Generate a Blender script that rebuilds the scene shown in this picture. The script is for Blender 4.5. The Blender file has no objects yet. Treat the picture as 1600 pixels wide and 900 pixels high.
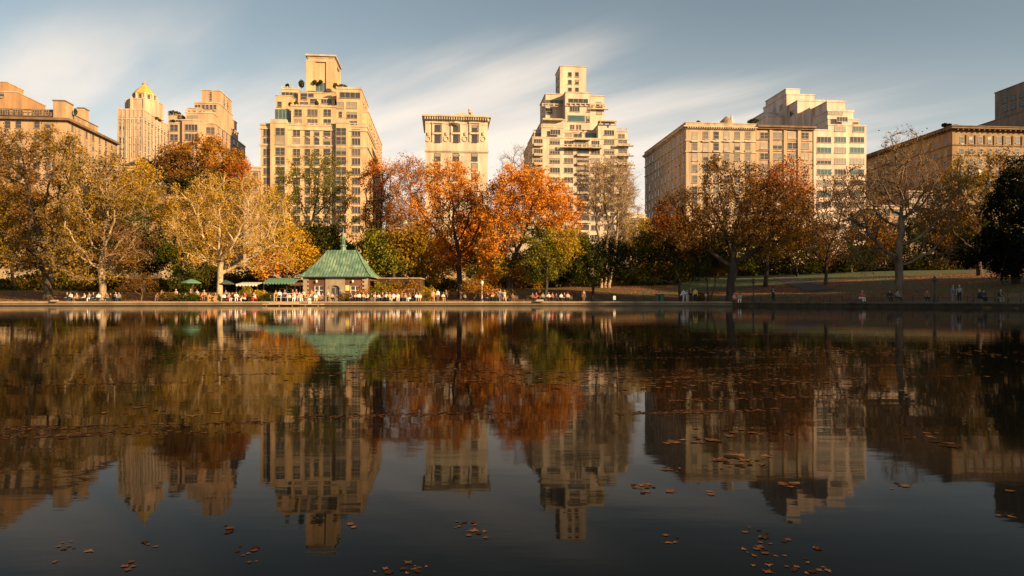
import bpy, bmesh, math, random
import numpy as np
from mathutils import Vector, Matrix
R = math.radians
C = bpy.context.scene.collection
F = 1067.0; HY = 469.5; CZ = 0.72           # lens in photo pixels, horizon row, eye height above the water

# ------------------------------------------------------------------ camera
cam = bpy.data.cameras.new('camera'); co = bpy.data.objects.new('camera', cam); C.objects.link(co)
co.location = (0, 0, CZ); co.rotation_euler = (R(90), 0, 0)
cam.sensor_width = 36; cam.lens = 36*F/1600; cam.shift_y = (HY-450)/1600
cam.clip_start = 0.05; cam.clip_end = 9000
bpy.context.scene.camera = co
# ------------------------------------------------------------------ sun
SUN_AZ = (0.80, -0.60); SUN_EL = R(17)
sd = Vector((SUN_AZ[0]*math.cos(SUN_EL), SUN_AZ[1]*math.cos(SUN_EL), math.sin(SUN_EL))).normalized()
sl = bpy.data.lights.new('sun', 'SUN'); so = bpy.data.objects.new('sun', sl); C.objects.link(so)
sl.energy = 5.0; sl.angle = R(0.5); sl.color = (1.0, 0.67, 0.34)
so.rotation_euler = sd.to_track_quat('Z', 'Y').to_euler(); so.location = (60, -60, 60)
# ------------------------------------------------------------------ sky
W = bpy.data.worlds.new('World'); bpy.context.scene.world = W; W.use_nodes = True
nt = W.node_tree; N = nt.nodes; L = nt.links
for n in list(N): N.remove(n)
def wm(op, a, b=None, c=None, clamp=False):
    n = N.new('ShaderNodeMath'); n.operation = op; n.use_clamp = clamp
    for i, v in enumerate((a, b, c)):
        if v is None: continue
        if isinstance(v, (int, float)): n.inputs[i].default_value = v
        else: L.new(v, n.inputs[i])
    return n.outputs[0]
def wrange(v, a, b, c=0.0, d=1.0, smooth=True):
    n = N.new('ShaderNodeMapRange'); n.interpolation_type = 'SMOOTHSTEP' if smooth else 'LINEAR'
    L.new(v, n.inputs['Value']); n.inputs['From Min'].default_value = a; n.inputs['From Max'].default_value = b
    n.inputs['To Min'].default_value = c; n.inputs['To Max'].default_value = d
    return n.outputs[0]
sky = N.new('ShaderNodeTexSky'); sky.sky_type = 'NISHITA'; sky.sun_disc = False
sky.sun_elevation = SUN_EL; sky.sun_rotation = math.atan2(SUN_AZ[0], SUN_AZ[1])
sky.altitude = 30; sky.air_density = 1.0; sky.dust_density = 0.9; sky.ozone_density = 1.4
tc = N.new('ShaderNodeTexCoord'); sx = N.new('ShaderNodeSeparateXYZ'); L.new(tc.outputs['Generated'], sx.inputs[0])
dx, dy, dz = sx.outputs
ya = wm('MAXIMUM', wm('ABSOLUTE', dy), 0.15)
az = wm('DIVIDE', dx, ya); el = wm('DIVIDE', dz, ya)
zz = wm('MAXIMUM', dz, 0.03)
pu = wm('DIVIDE', dx, zz); pv = wm('DIVIDE', ya, zz)        # point on the cloud layer overhead
s_ = wm('ADD', wm('MULTIPLY', pu, 0.675), wm('MULTIPLY', pv, -0.738))
c_ = wm('ADD', wm('MULTIPLY', pu, 0.738), wm('MULTIPLY', pv, 0.675))
def streak(ks, kc, detail, off, rough=0.5):
    cb = N.new('ShaderNodeCombineXYZ'); L.new(wm('MULTIPLY', s_, ks), cb.inputs[0]); L.new(wm('MULTIPLY', c_, kc), cb.inputs[1]); cb.inputs[2].default_value = off
    t = N.new('ShaderNodeTexNoise'); t.inputs['Scale'].default_value = 1; t.inputs['Detail'].default_value = detail; t.inputs['Roughness'].default_value = rough
    L.new(cb.outputs[0], t.inputs['Vector']); return t.outputs[0]
def blob(ca, ce, la, lc, ang):
    a = wm('SUBTRACT', az, ca); e = wm('SUBTRACT', el, ce)
    p = wm('DIVIDE', wm('ADD', wm('MULTIPLY', a, math.cos(ang)), wm('MULTIPLY', e, math.sin(ang))), la)
    q = wm('DIVIDE', wm('SUBTRACT', wm('MULTIPLY', e, math.cos(ang)), wm('MULTIPLY', a, math.sin(ang))), lc)
    r2 = wm('ADD', wm('MULTIPLY', p, p), wm('MULTIPLY', q, q))
    return wm('EXPONENT', wm('MULTIPLY', r2, -1.0))
env = wm('MAXIMUM', wm('MULTIPLY', blob(-0.13, 0.26, 0.30, 0.085, R(24)), 0.88), wm('MULTIPLY', blob(-0.62, 0.34, 0.30, 0.12, R(22)), 0.66))
env = wm('MAXIMUM', env, wm('MULTIPLY', blob(0.20, 0.23, 0.26, 0.08, R(6)), 0.75))
env = wm('MAXIMUM', env, wm('MULTIPLY', blob(-0.14, 0.16, 0.80, 0.17, 0), 1.1))
n1 = streak(0.45, 2.6, 5, 3.1, 0.5); n2 = streak(0.8, 1.3, 4, 9.3)
ns = wm('ADD', wm('MULTIPLY', wm('SUBTRACT', n1, 0.5), 1.5), wm('MULTIPLY', wm('SUBTRACT', n2, 0.5), 0.9))
dens = wm('MULTIPLY', wrange(wm('ADD', env, wm('MULTIPLY', ns, 0.85)), 0.0, 1.25), wrange(env, 0.05, 0.45))
dens = wm('MULTIPLY', wm('MULTIPLY', dens, 0.92), wrange(el, 0.32, 0.48, 1.0, 0.35))
hs = N.new('ShaderNodeHueSaturation'); hs.inputs['Saturation'].default_value = 0.50; hs.inputs['Value'].default_value = SKYV = 1.0
L.new(sky.outputs[0], hs.inputs['Color'])
mx = N.new('ShaderNodeMix'); mx.data_type = 'RGBA'
L.new(dens, mx.inputs[0]); hz = N.new('ShaderNodeMix'); hz.data_type = 'RGBA'; hz.inputs[7].default_value = (6.3,6.35,6.0,1); L.new(wrange(el, 0.10, 0.44, 0.66, 0.0), hz.inputs[0])
tn = N.new('ShaderNodeMix'); tn.data_type = 'RGBA'; tn.blend_type = 'MULTIPLY'; tn.inputs[0].default_value = 1; tn.inputs[7].default_value = (.90,1.0,.97,1)
L.new(hs.outputs[0], tn.inputs[6]); L.new(tn.outputs[2], hz.inputs[6]); L.new(hz.outputs[2], mx.inputs[6]); mx.inputs[7].default_value = (8.9, 7.7, 6.6, 1)
bg = N.new('ShaderNodeBackground'); bg.inputs['Strength'].default_value = 0.058
L.new(mx.outputs[2], bg.inputs['Color']); wo = N.new('ShaderNodeOutputWorld'); L.new(bg.outputs[0], wo.inputs[0])
# ------------------------------------------------------------------ exposure
sc = bpy.context.scene
sc.view_settings.view_transform = 'Standard'; sc.view_settings.look = 'None'
sc.view_settings.exposure = 1.10; sc.view_settings.gamma = 1.0; sc.view_settings.use_curve_mapping = False
sc.cycles.max_bounces = 5; sc.cycles.diffuse_bounces = 2; sc.cycles.glossy_bounces = 3; sc.cycles.transmission_bounces = 2
sc.cycles.use_denoising = True; sc.cycles.caustics_reflective = False; sc.cycles.caustics_refractive = False

# ================================================================== helpers
def at(px, py, Y): return Vector(((px-800)/F*Y, Y, CZ+(HY-py)/F*Y))
def X(px, Y): return (px-800)/F*Y
def Z(py, Y): return CZ+(HY-py)/F*Y
def tag(o, label=None, cat=None, group=None, kind=None):
    if label: o['label'] = label
    if cat: o['category'] = cat
    if group: o['group'] = group
    if kind: o['kind'] = kind
    return o
def empty(name, loc=(0,0,0), rz=0):
    o = bpy.data.objects.new(name, None); C.objects.link(o); o.location = loc; o.rotation_euler = (0,0,rz); o.empty_display_size = 0.3
    return o
def link(name, me, parent=None, loc=None, rz=0):
    o = bpy.data.objects.new(name, me); C.objects.link(o)
    if parent: o.parent = parent
    if loc is not None: o.location = loc
    if rz: o.rotation_euler = (0,0,rz)
    return o
def copy_tree(o, parent=None):
    c = o.copy(); C.objects.link(c); c.parent = parent
    for ch in list(o.children): copy_tree(ch, c)
    return c
class MB:
    def __init__(s): s.v = []; s.f = []; s.m = []
    def add(s, vs, fs, mi=0):
        b = len(s.v); s.v += [tuple(v) for v in vs]; s.f += [tuple(i+b for i in f) for f in fs]; s.m += [mi]*len(fs); return s
    def box(s, x0, x1, y0, y1, z0, z1, mi=0):
        return s.add([(x0,y0,z0),(x1,y0,z0),(x1,y1,z0),(x0,y1,z0),(x0,y0,z1),(x1,y0,z1),(x1,y1,z1),(x0,y1,z1)],
              [(0,3,2,1),(4,5,6,7),(0,1,5,4),(1,2,6,5),(2,3,7,6),(3,0,4,7)], mi)
    def tube(s, a, b, r0, r1=None, n=8, mi=0, cap=True):
        r1 = r0 if r1 is None else r1; a = Vector(a); b = Vector(b); d = (b-a).normalized()
        u = d.orthogonal().normalized(); w = d.cross(u)
        vs = [p+(u*math.cos(2*math.pi*i/n)+w*math.sin(2*math.pi*i/n))*r for p, r in ((a,r0),(b,r1)) for i in range(n)]
        fs = [(i,(i+1)%n,n+(i+1)%n,n+i) for i in range(n)]
        if cap: fs += [tuple(reversed(range(n))), tuple(range(n,2*n))]
        return s.add(vs, fs, mi)
    def lathe(s, prof, cx=0, cy=0, n=12, mi=0, a0=0):
        vs = [(cx+r*math.cos(a0+2*math.pi*i/n), cy+r*math.sin(a0+2*math.pi*i/n), z) for r, z in prof for i in range(n)]
        k = len(prof); fs = [(j*n+i, j*n+(i+1)%n, (j+1)*n+(i+1)%n, (j+1)*n+i) for j in range(k-1) for i in range(n)]
        fs += [tuple(reversed(range(n))), tuple(range((k-1)*n, k*n))]
        return s.add(vs, fs, mi)
    def mesh(s, name, mats, smooth=False):
        me = bpy.data.meshes.new(name); me.from_pydata(s.v, [], s.f); 
        for m in (mats if isinstance(mats, (list,tuple)) else [mats]): me.materials.append(m)
        me.polygons.foreach_set('material_index', s.m)
        if smooth: me.polygons.foreach_set('use_smooth', [True]*len(s.f))
        me.update(); return me
    def build(s, name, mats, parent=None, loc=None, rz=0, smooth=False):
        return link(name, s.mesh(name, mats, smooth), parent, loc, rz)
def np_mesh(name, V, Fq, mats, mi=None, smooth=False):
    """V (n,3), Fq (m,k) indices"""
    me = bpy.data.meshes.new(name); V = np.asarray(V, np.float32); Fq = np.asarray(Fq, np.int32); m, k = Fq.shape
    me.vertices.add(len(V)); me.vertices.foreach_set('co', V.ravel())
    me.loops.add(m*k); me.loops.foreach_set('vertex_index', Fq.ravel())
    me.polygons.add(m); me.polygons.foreach_set('loop_start', np.arange(0, m*k, k, dtype=np.int32)); me.polygons.foreach_set('loop_total', np.full(m, k, np.int32))
    for x in (mats if isinstance(mats, (list,tuple)) else [mats]): me.materials.append(x)
    if mi is not None: me.polygons.foreach_set('material_index', np.asarray(mi, np.int32))
    if smooth: me.polygons.foreach_set('use_smooth', np.ones(m, bool))
    me.update(calc_edges=True); me.validate(); return me

# ------------------------------------------------------------------ materials
def new_mat(name):
    m = bpy.data.materials.new(name); m.use_nodes = True; nt = m.node_tree
    return m, nt, nt.nodes['Principled BSDF']
def mat(name, col, rough=0.7, var=0.15, scale=2.0, bump=0.0, metal=0.0, spec=0.5, col2=None, stretch=(1,1,1), detail=4):
    m, nt, b = new_mat(name); b.inputs['Roughness'].default_value = rough; b.inputs['Metallic'].default_value = metal
    b.inputs['Specular IOR Level'].default_value = spec
    tc = nt.nodes.new('ShaderNodeTexCoord'); mp = nt.nodes.new('ShaderNodeMapping'); mp.inputs['Scale'].default_value = stretch
    nt.links.new(tc.outputs['Object'], mp.inputs[0])
    t = nt.nodes.new('ShaderNodeTexNoise'); t.inputs['Scale'].default_value = scale; t.inputs['Detail'].default_value = detail; t.inputs['Roughness'].default_value = 0.65
    nt.links.new(mp.outputs[0], t.inputs['Vector'])
    cr = nt.nodes.new('ShaderNodeValToRGB'); nt.links.new(t.outputs[0], cr.inputs[0])
    c2 = col2 or tuple(min(1, c*(1+var)) for c in col)
    c1 = tuple(c*(1-var) for c in col) if col2 is None else col
    cr.color_ramp.elements[0].position = 0.32; cr.color_ramp.elements[0].color = (*c1, 1)
    cr.color_ramp.elements[1].position = 0.68; cr.color_ramp.elements[1].color = (*c2, 1)
    nt.links.new(cr.outputs[0], b.inputs['Base Color'])
    if bump:
        bp = nt.nodes.new('ShaderNodeBump'); bp.inputs['Strength'].default_value = bump; bp.inputs['Distance'].default_value = 0.05
        nt.links.new(t.outputs[0], bp.inputs['Height']); nt.links.new(bp.outputs[0], b.inputs['Normal'])
    return m
def leaf_mat(name, cols, trans=0.27, clump=0.28, objrand=0.0):
    """a few leaf colours picked per leaf and per clump of leaves"""
    m = bpy.data.materials.new(name); m.use_nodes = True; nt = m.node_tree; n = nt.nodes; l = nt.links
    for x in list(n): n.remove(x)
    g = n.new('ShaderNodeNewGeometry'); t = n.new('ShaderNodeTexNoise'); t.inputs['Scale'].default_value = clump; t.inputs['Detail'].default_value = 2
    l.new(g.outputs['Position'], t.inputs['Vector'])
    a = n.new('ShaderNodeMath'); a.operation = 'MULTIPLY_ADD'; l.new(g.outputs['Random Per Island'], a.inputs[0]); a.inputs[1].default_value = 0.55
    s = n.new('ShaderNodeMapRange'); l.new(t.outputs[0], s.inputs['Value']); s.inputs['From Min'].default_value = 0.3; s.inputs['From Max'].default_value = 0.7; s.inputs['To Max'].default_value = 0.45
    l.new(s.outputs[0], a.inputs[2])
    if objrand:
        oi = n.new('ShaderNodeObjectInfo'); q = n.new('ShaderNodeMath'); q.operation = 'MULTIPLY_ADD'; l.new(oi.outputs['Random'], q.inputs[0]); q.inputs[1].default_value = objrand; l.new(a.outputs[0], q.inputs[2]); a.inputs[1].default_value = .15; a = q
    cr = n.new('ShaderNodeValToRGB'); l.new(a.outputs[0], cr.inputs[0]); e = cr.color_ramp.elements
    k = len(cols)
    e[0].position = 0; e[0].color = (*cols[0], 1); e[1].position = 1; e[1].color = (*cols[-1], 1)
    for i in range(1, k-1): q = e.new(i/(k-1)); q.color = (*cols[i], 1)
    d = n.new('ShaderNodeBsdfDiffuse'); tr = n.new('ShaderNodeBsdfTranslucent'); mx = n.new('ShaderNodeMixShader'); mx.inputs[0].default_value = trans
    l.new(cr.outputs[0], d.inputs[0]); l.new(cr.outputs[0], tr.inputs[0]); l.new(d.outputs[0], mx.inputs[1]); l.new(tr.outputs[0], mx.inputs[2])
    o = n.new('ShaderNodeOutputMaterial'); l.new(mx.outputs[0], o.inputs[0]); return m
# ================================================================== pond, ground
ctrl = [(-96,70),(-90,86),(-67,88.5),(-30,90),(0,90.5),(18,89.5),(27,85),(33,76),(47,63),(58,45),(62,15),(52,-2.5),(0,-3),(-80,-3),(-98,20)]
P = np.array(ctrl, float)
for _ in range(3):                                      # corner cutting
    Q = np.roll(P, -1, 0); P = np.stack([P*.75+Q*.25, P*.25+Q*.75], 1).reshape(-1, 2)
POLY = P
def sdist(pts):
    """signed distance to the pond outline, positive on land"""
    pts = np.atleast_2d(np.asarray(pts, float)); A = POLY; B = np.roll(POLY, -1, 0)
    best = np.full(len(pts), 1e9); inside = np.zeros(len(pts), bool)
    for a, b in zip(A, B):
        ab = b-a; t = np.clip(((pts-a)@ab)/(ab@ab), 0, 1); q = a+t[:,None]*ab
        best = np.minimum(best, np.hypot(*(pts-q).T))
        c = ((a[1] > pts[:,1]) != (b[1] > pts[:,1]))
        xi = (b[0]-a[0])*(pts[:,1]-a[1])/((b[1]-a[1]) or 1e-9)+a[0]
        inside ^= c & (pts[:,0] < xi)
    return np.where(inside, -best, best)
PAVE = 0.50
def terr_np(pts):
    pts = np.atleast_2d(np.asarray(pts, float)); d = sdist(pts); x, y = pts.T
    t = np.clip((x+25)/50, 0, 1); t = t*t*(3-2*t); slope = 0.075+0.055*t
    front = np.clip((y-40)/40, 0, 1)
    e = np.maximum(d-7.5, 0); e = e*e/(e+5)
    h = 7.6*np.tanh(slope*e*front/7.6)
    h += 0.18*np.sin(x*.13+1)*np.cos(y*.11)*np.clip((d-9)/10, 0, 1)
    return np.where(d > 0.45, PAVE+h-0.006, -0.9)
def terr(x, y): return float(terr_np([(x, y)])[0])
def axis(segs):
    out = []
    for a, b, s in segs: out += list(np.arange(a, b, s))
    return np.array(out+[segs[-1][1]])
def grid_mesh(name, xs, ys, zf, material, dz=0):
    gx, gy = np.meshgrid(xs, ys); pts = np.stack([gx.ravel(), gy.ravel()], 1); z = zf(pts)+dz
    nx, ny = len(xs), len(ys); i = np.arange(nx*ny).reshape(ny, nx)
    q = np.stack([i[:-1,:-1], i[:-1,1:], i[1:,1:], i[1:,:-1]], -1).reshape(-1, 4)
    return np_mesh(name, np.column_stack([pts, z]), q, material, smooth=True)
m_soil = mat('leaf_strewn_soil', (.028,.013,.005), .95, 0, 1.3, col2=(.24,.075,.014), bump=.4, detail=8)
def patchy(m, g0, g1, scale, lo, hi):
    """worn grass showing through the leaf litter in patches"""
    nt = m.node_tree; n, l = nt.nodes, nt.links; b = n['Principled BSDF']; src = b.inputs['Base Color'].links[0].from_socket
    tc = n.new('ShaderNodeTexCoord'); t = n.new('ShaderNodeTexNoise'); t.inputs['Scale'].default_value = scale; t.inputs['Detail'].default_value = 6; l.new(tc.outputs['Object'], t.inputs['Vector'])
    r = n.new('ShaderNodeMapRange'); l.new(t.outputs[0], r.inputs['Value']); r.inputs['From Min'].default_value = lo; r.inputs['From Max'].default_value = hi
    t2 = n.new('ShaderNodeTexNoise'); t2.inputs['Scale'].default_value = 3; c = n.new('ShaderNodeValToRGB'); l.new(tc.outputs['Object'], t2.inputs['Vector']); l.new(t2.outputs[0], c.inputs[0]); c.color_ramp.elements[0].color = (*g0,1); c.color_ramp.elements[1].color = (*g1,1)
    mx = n.new('ShaderNodeMix'); mx.data_type = 'RGBA'; l.new(r.outputs[0], mx.inputs[0]); l.new(src, mx.inputs[6]); l.new(c.outputs[0], mx.inputs[7]); l.new(mx.outputs[2], b.inputs['Base Color'])
patchy(m_soil, (.03,.035,.006), (.12,.11,.02), .11, .46, .60)
m_lawn = mat('lawn_grass', (.016,.030,.004), .95, 0, .8, col2=(.055,.075,.008), bump=.3, detail=8)
m_path = mat('path_asphalt', (.055,.040,.032), .9, .2, 3)
m_pave = mat('promenade_paving', (.20,.15,.10), .9, .25, 1.2)
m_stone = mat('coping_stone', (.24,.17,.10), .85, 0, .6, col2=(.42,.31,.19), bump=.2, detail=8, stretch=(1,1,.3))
m_road = mat('asphalt', (.05,.05,.05), .9, .2, 2)
xs = axis([(-3000,-400,260),(-400,-110,15),(-110,110,1.6),(110,400,15),(400,3000,260)])
ys = axis([(-600,-40,40),(-40,60,5),(60,150,1.6),(150,260,6),(260,800,40),(800,6000,400)])
tag(link('ground', grid_mesh('ground', xs, ys, terr_np, m_soil)), kind='structure')
# water sheet
m_water, wnt, wb = new_mat('pond_water')
wb.inputs['Base Color'].default_value = (.004,.004,.003,1); wb.inputs['Roughness'].default_value = .028; wb.inputs['IOR'].default_value = 1.085
g = wnt.nodes.new('ShaderNodeTexCoord'); mp = wnt.nodes.new('ShaderNodeMapping'); mp.inputs['Scale'].default_value = (.35, 1.2, 1); wnt.links.new(g.outputs['Object'], mp.inputs[0])
t = wnt.nodes.new('ShaderNodeTexNoise'); t.inputs['Scale'].default_value = 2.2; t.inputs['Detail'].default_value = 4; t.inputs['Roughness'].default_value = .5; wnt.links.new(mp.outputs[0], t.inputs['Vector'])
bp = wnt.nodes.new('ShaderNodeBump'); bp.inputs['Strength'].default_value = .13; bp.inputs['Distance'].default_value = .012
mp2 = wnt.nodes.new('ShaderNodeMapping'); mp2.inputs['Scale'].default_value = (.05, .55, 1); mp2.inputs['Rotation'].default_value = (0,0,R(6)); wnt.links.new(g.outputs['Object'], mp2.inputs[0])
t2 = wnt.nodes.new('ShaderNodeTexNoise'); t2.inputs['Scale'].default_value = 1.0; t2.inputs['Detail'].default_value = 5; wnt.links.new(mp2.outputs[0], t2.inputs['Vector'])
rr_ = wnt.nodes.new('ShaderNodeMapRange'); wnt.links.new(t2.outputs[0], rr_.inputs['Value']); rr_.inputs['From Min'].default_value = .42; rr_.inputs['From Max'].default_value = .66; rr_.inputs['To Min'].default_value = .018; rr_.inputs['To Max'].default_value = .065; wnt.links.new(rr_.outputs[0], wb.inputs['Roughness'])   # breeze patches
wnt.links.new(t.outputs[0], bp.inputs['Height']); wnt.links.new(bp.outputs[0], wb.inputs['Normal'])
me = MB().add([(-110,-8,0),(80,-8,0),(80,96,0),(-110,96,0)], [(0,1,2,3)]).mesh('water', m_water)
tag(link('water', me), kind='structure')
# offsets of the pond outline
def offset(dv):
    A = np.roll(POLY, 1, 0); B = np.roll(POLY, -1, 0); tdir = B-A; tdir /= np.linalg.norm(tdir, axis=1)[:,None]
    nrm = np.stack([tdir[:,1], -tdir[:,0]], 1)
    test = sdist(POLY+nrm*0.5)
    nrm[test < 0] *= -1
    return POLY+nrm*dv
def sweep(name, prof, material, idx=None):
    """profile = [(offset, z)] swept along the outline"""
    rings = [offset(o) for o, z in prof]; n = len(POLY); V = []; Fq = []
    for (o, z), r in zip(prof, rings): V += [(p[0], p[1], z) for p in r]
    k = len(prof)
    for j in range(k-1):
        for i in range(n):
            if idx is not None and not (idx(i) and idx((i+1)%n)): continue
            Fq.append((j*n+i, j*n+(i+1)%n, (j+1)*n+(i+1)%n, (j+1)*n+i))
    me = np_mesh(name, V, Fq, material)
    return me
tag(link('promenade', sweep('promenade', [(0.60,PAVE),(0.62,PAVE+.002),(7.2,PAVE+.006),(7.3,PAVE-.1)], m_pave)), kind='structure')
OUT = offset(0)
far = lambda i: POLY[i][1] > 3
PROF = [(0.05,-.95),(0.05,.36),(-.04,.37),(-.04,.56),(-.02,.585),(.62,.585),(.64,.57),(.64,.40)]
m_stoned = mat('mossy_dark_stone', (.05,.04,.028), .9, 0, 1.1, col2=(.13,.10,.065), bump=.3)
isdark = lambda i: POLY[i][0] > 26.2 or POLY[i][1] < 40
coping = link('coping_wall', sweep('coping_wall', PROF, m_stone, lambda i: POLY[i][0] < 27.2 and POLY[i][1] > 40))
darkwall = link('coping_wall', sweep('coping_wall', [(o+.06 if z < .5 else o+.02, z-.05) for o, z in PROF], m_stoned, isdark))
al = link('algae_line', sweep('algae_line', [(.035,-.5),(.035,.13)], mat('wet_algae', (.02,.018,.010), .4, .5, 2), lambda i: POLY[i][0] < 27.2 and POLY[i][1] > 40), coping)
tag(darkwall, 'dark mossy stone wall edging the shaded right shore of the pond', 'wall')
tag(coping, 'long low pale stone coping wall edging the far shore of the pond', 'wall')
# joints in the coping: narrow dark strips are parts
m_joint = mat('joint_mortar', (.07,.05,.035), .9)
# lawn on the rising bank, right
lawn = grid_mesh('lawn', np.arange(30, 140, 2.), np.arange(113, 175, 2.), terr_np, m_lawn, .05)
tag(link('lawn', lawn), kind='structure')
pm = MB()
pth = [(-3,0),(0,0)]
for i in range(14):                                     # asphalt path climbing the bank
    y0 = 100+i*3.2; x0 = 45.5+(i*.42)**1.35; 
    for s in (-1.9, 1.9):
        pm.v.append((x0+s, y0, terr(x0+s, y0)+.09))
for i in range(13): pm.f.append((2*i, 2*i+1, 2*i+3, 2*i+2)); pm.m.append(0)
tag(pm.build('path', m_path), kind='structure')
# avenue behind the park
s98 = math.atan(.098)
av = MB().box(-700,700,-22,-4,-.4,0).build('road', m_road, loc=(0,212,7.75), rz=s98); tag(av, kind='structure')
sw = MB().box(-700,700,-4,0.5,-.4,.13).build('pavement', m_pave, loc=(0,212,7.75), rz=s98); tag(sw, kind='structure')
pw = MB().box(-320,320,-23.6,-23.1,-1.5,1.1)
pw.box(-320,320,-23.7,-23.0,1.1,1.22)
tag(pw.build('park_wall', m_stone, loc=(0,212,7.75), rz=s98), 'low brown stone park wall running behind the trees along the avenue', 'wall')
# ================================================================== buildings along the avenue
Y0 = 212.0; cn, sn = math.cos(s98), math.sin(s98)
def bu(px, d=0):
    k = (px-800)/F; Y = (cn*Y0+d)/(cn-sn*k); return Y*(k*cn+sn), Y
def bz(px, py, d=0): return Z(py, bu(px, d)[1])
GZ = 7.6; ALB = .90
def pane_mat(name, col, rough, spec=.5): return mat(name, col, rough, .25, .35, spec=spec)
m_glass = [pane_mat('window_glass', (.045,.042,.042), .12), pane_mat('window_glass_dim', (.10,.085,.07), .3), pane_mat('window_blind', (.25,.205,.155), .6)]
m_teal = pane_mat('tinted_glass', (.05,.10,.10), .15)
m_frame = mat('window_frame', (.30,.24,.17), .6); m_framed = mat('dark_frame', (.07,.05,.04), .6)
def wall_mat(name, col, var=.10):
    col = tuple(c*ALB for c in col); var = var*1.5
    m, nt, b = new_mat(name); b.inputs['Roughness'].default_value = .88; b.inputs['Specular IOR Level'].default_value = .25
    n, l = nt.nodes, nt.links
    tc = n.new('ShaderNodeTexCoord'); 
    mp = n.new('ShaderNodeMapping'); mp.inputs['Scale'].default_value = (1,1,.25); l.new(tc.outputs['Object'], mp.inputs[0])
    t = n.new('ShaderNodeTexNoise'); t.inputs['Scale'].default_value = .5; t.inputs['Detail'].default_value = 6; t.inputs['Roughness'].default_value = .7; l.new(mp.outputs[0], t.inputs['Vector'])
    cr = n.new('ShaderNodeValToRGB'); l.new(t.outputs[0], cr.inputs[0]); e = cr.color_ramp.elements
    e[0].position = .3; e[0].color = (*[c*(1-var*1.6) for c in col], 1); e[1].position = .65; e[1].color = (*[c*(1+var*.6) for c in col], 1)
    t2 = n.new('ShaderNodeTexNoise'); t2.inputs['Scale'].default_value = 6; t2.inputs['Detail'].default_value = 3
    mp2 = n.new('ShaderNodeMapping'); mp2.inputs['Scale'].default_value = (.4,.4,2); l.new(tc.outputs['Object'], mp2.inputs[0]); l.new(mp2.outputs[0], t2.inputs['Vector'])
    mr = n.new('ShaderNodeMapRange'); l.new(t2.outputs[0], mr.inputs['Value']); mr.inputs['To Min'].default_value = .74; mr.inputs['To Max'].default_value = 1.26
    mx = n.new('ShaderNodeMix'); mx.data_type = 'RGBA'; mx.blend_type = 'MULTIPLY'; mx.inputs[0].default_value = 1; l.new(cr.outputs[0], mx.inputs[6]); l.new(mr.outputs[0], mx.inputs[7])
    t3 = n.new('ShaderNodeTexNoise'); t3.inputs['Scale'].default_value = 1.0; t3.inputs['Detail'].default_value = 5   # soot washed down the wall
    mp3 = n.new('ShaderNodeMapping'); mp3.inputs['Scale'].default_value = (.5,.5,.12); l.new(tc.outputs['Object'], mp3.inputs[0]); l.new(mp3.outputs[0], t3.inputs['Vector'])
    m3 = n.new('ShaderNodeMapRange'); l.new(t3.outputs[0], m3.inputs['Value']); m3.inputs['From Min'].default_value = .35; m3.inputs['From Max'].default_value = .6; m3.inputs['To Min'].default_value = .80; m3.inputs['To Max'].default_value = 1.04
    mx3 = n.new('ShaderNodeMix'); mx3.data_type = 'RGBA'; mx3.blend_type = 'MULTIPLY'; mx3.inputs[0].default_value = 1; l.new(mx.outputs[2], mx3.inputs[6]); l.new(m3.outputs[0], mx3.inputs[7])
    l.new(mx3.outputs[2], b.inputs['Base Color'])
    return m
rng = random.Random(5)
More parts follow.
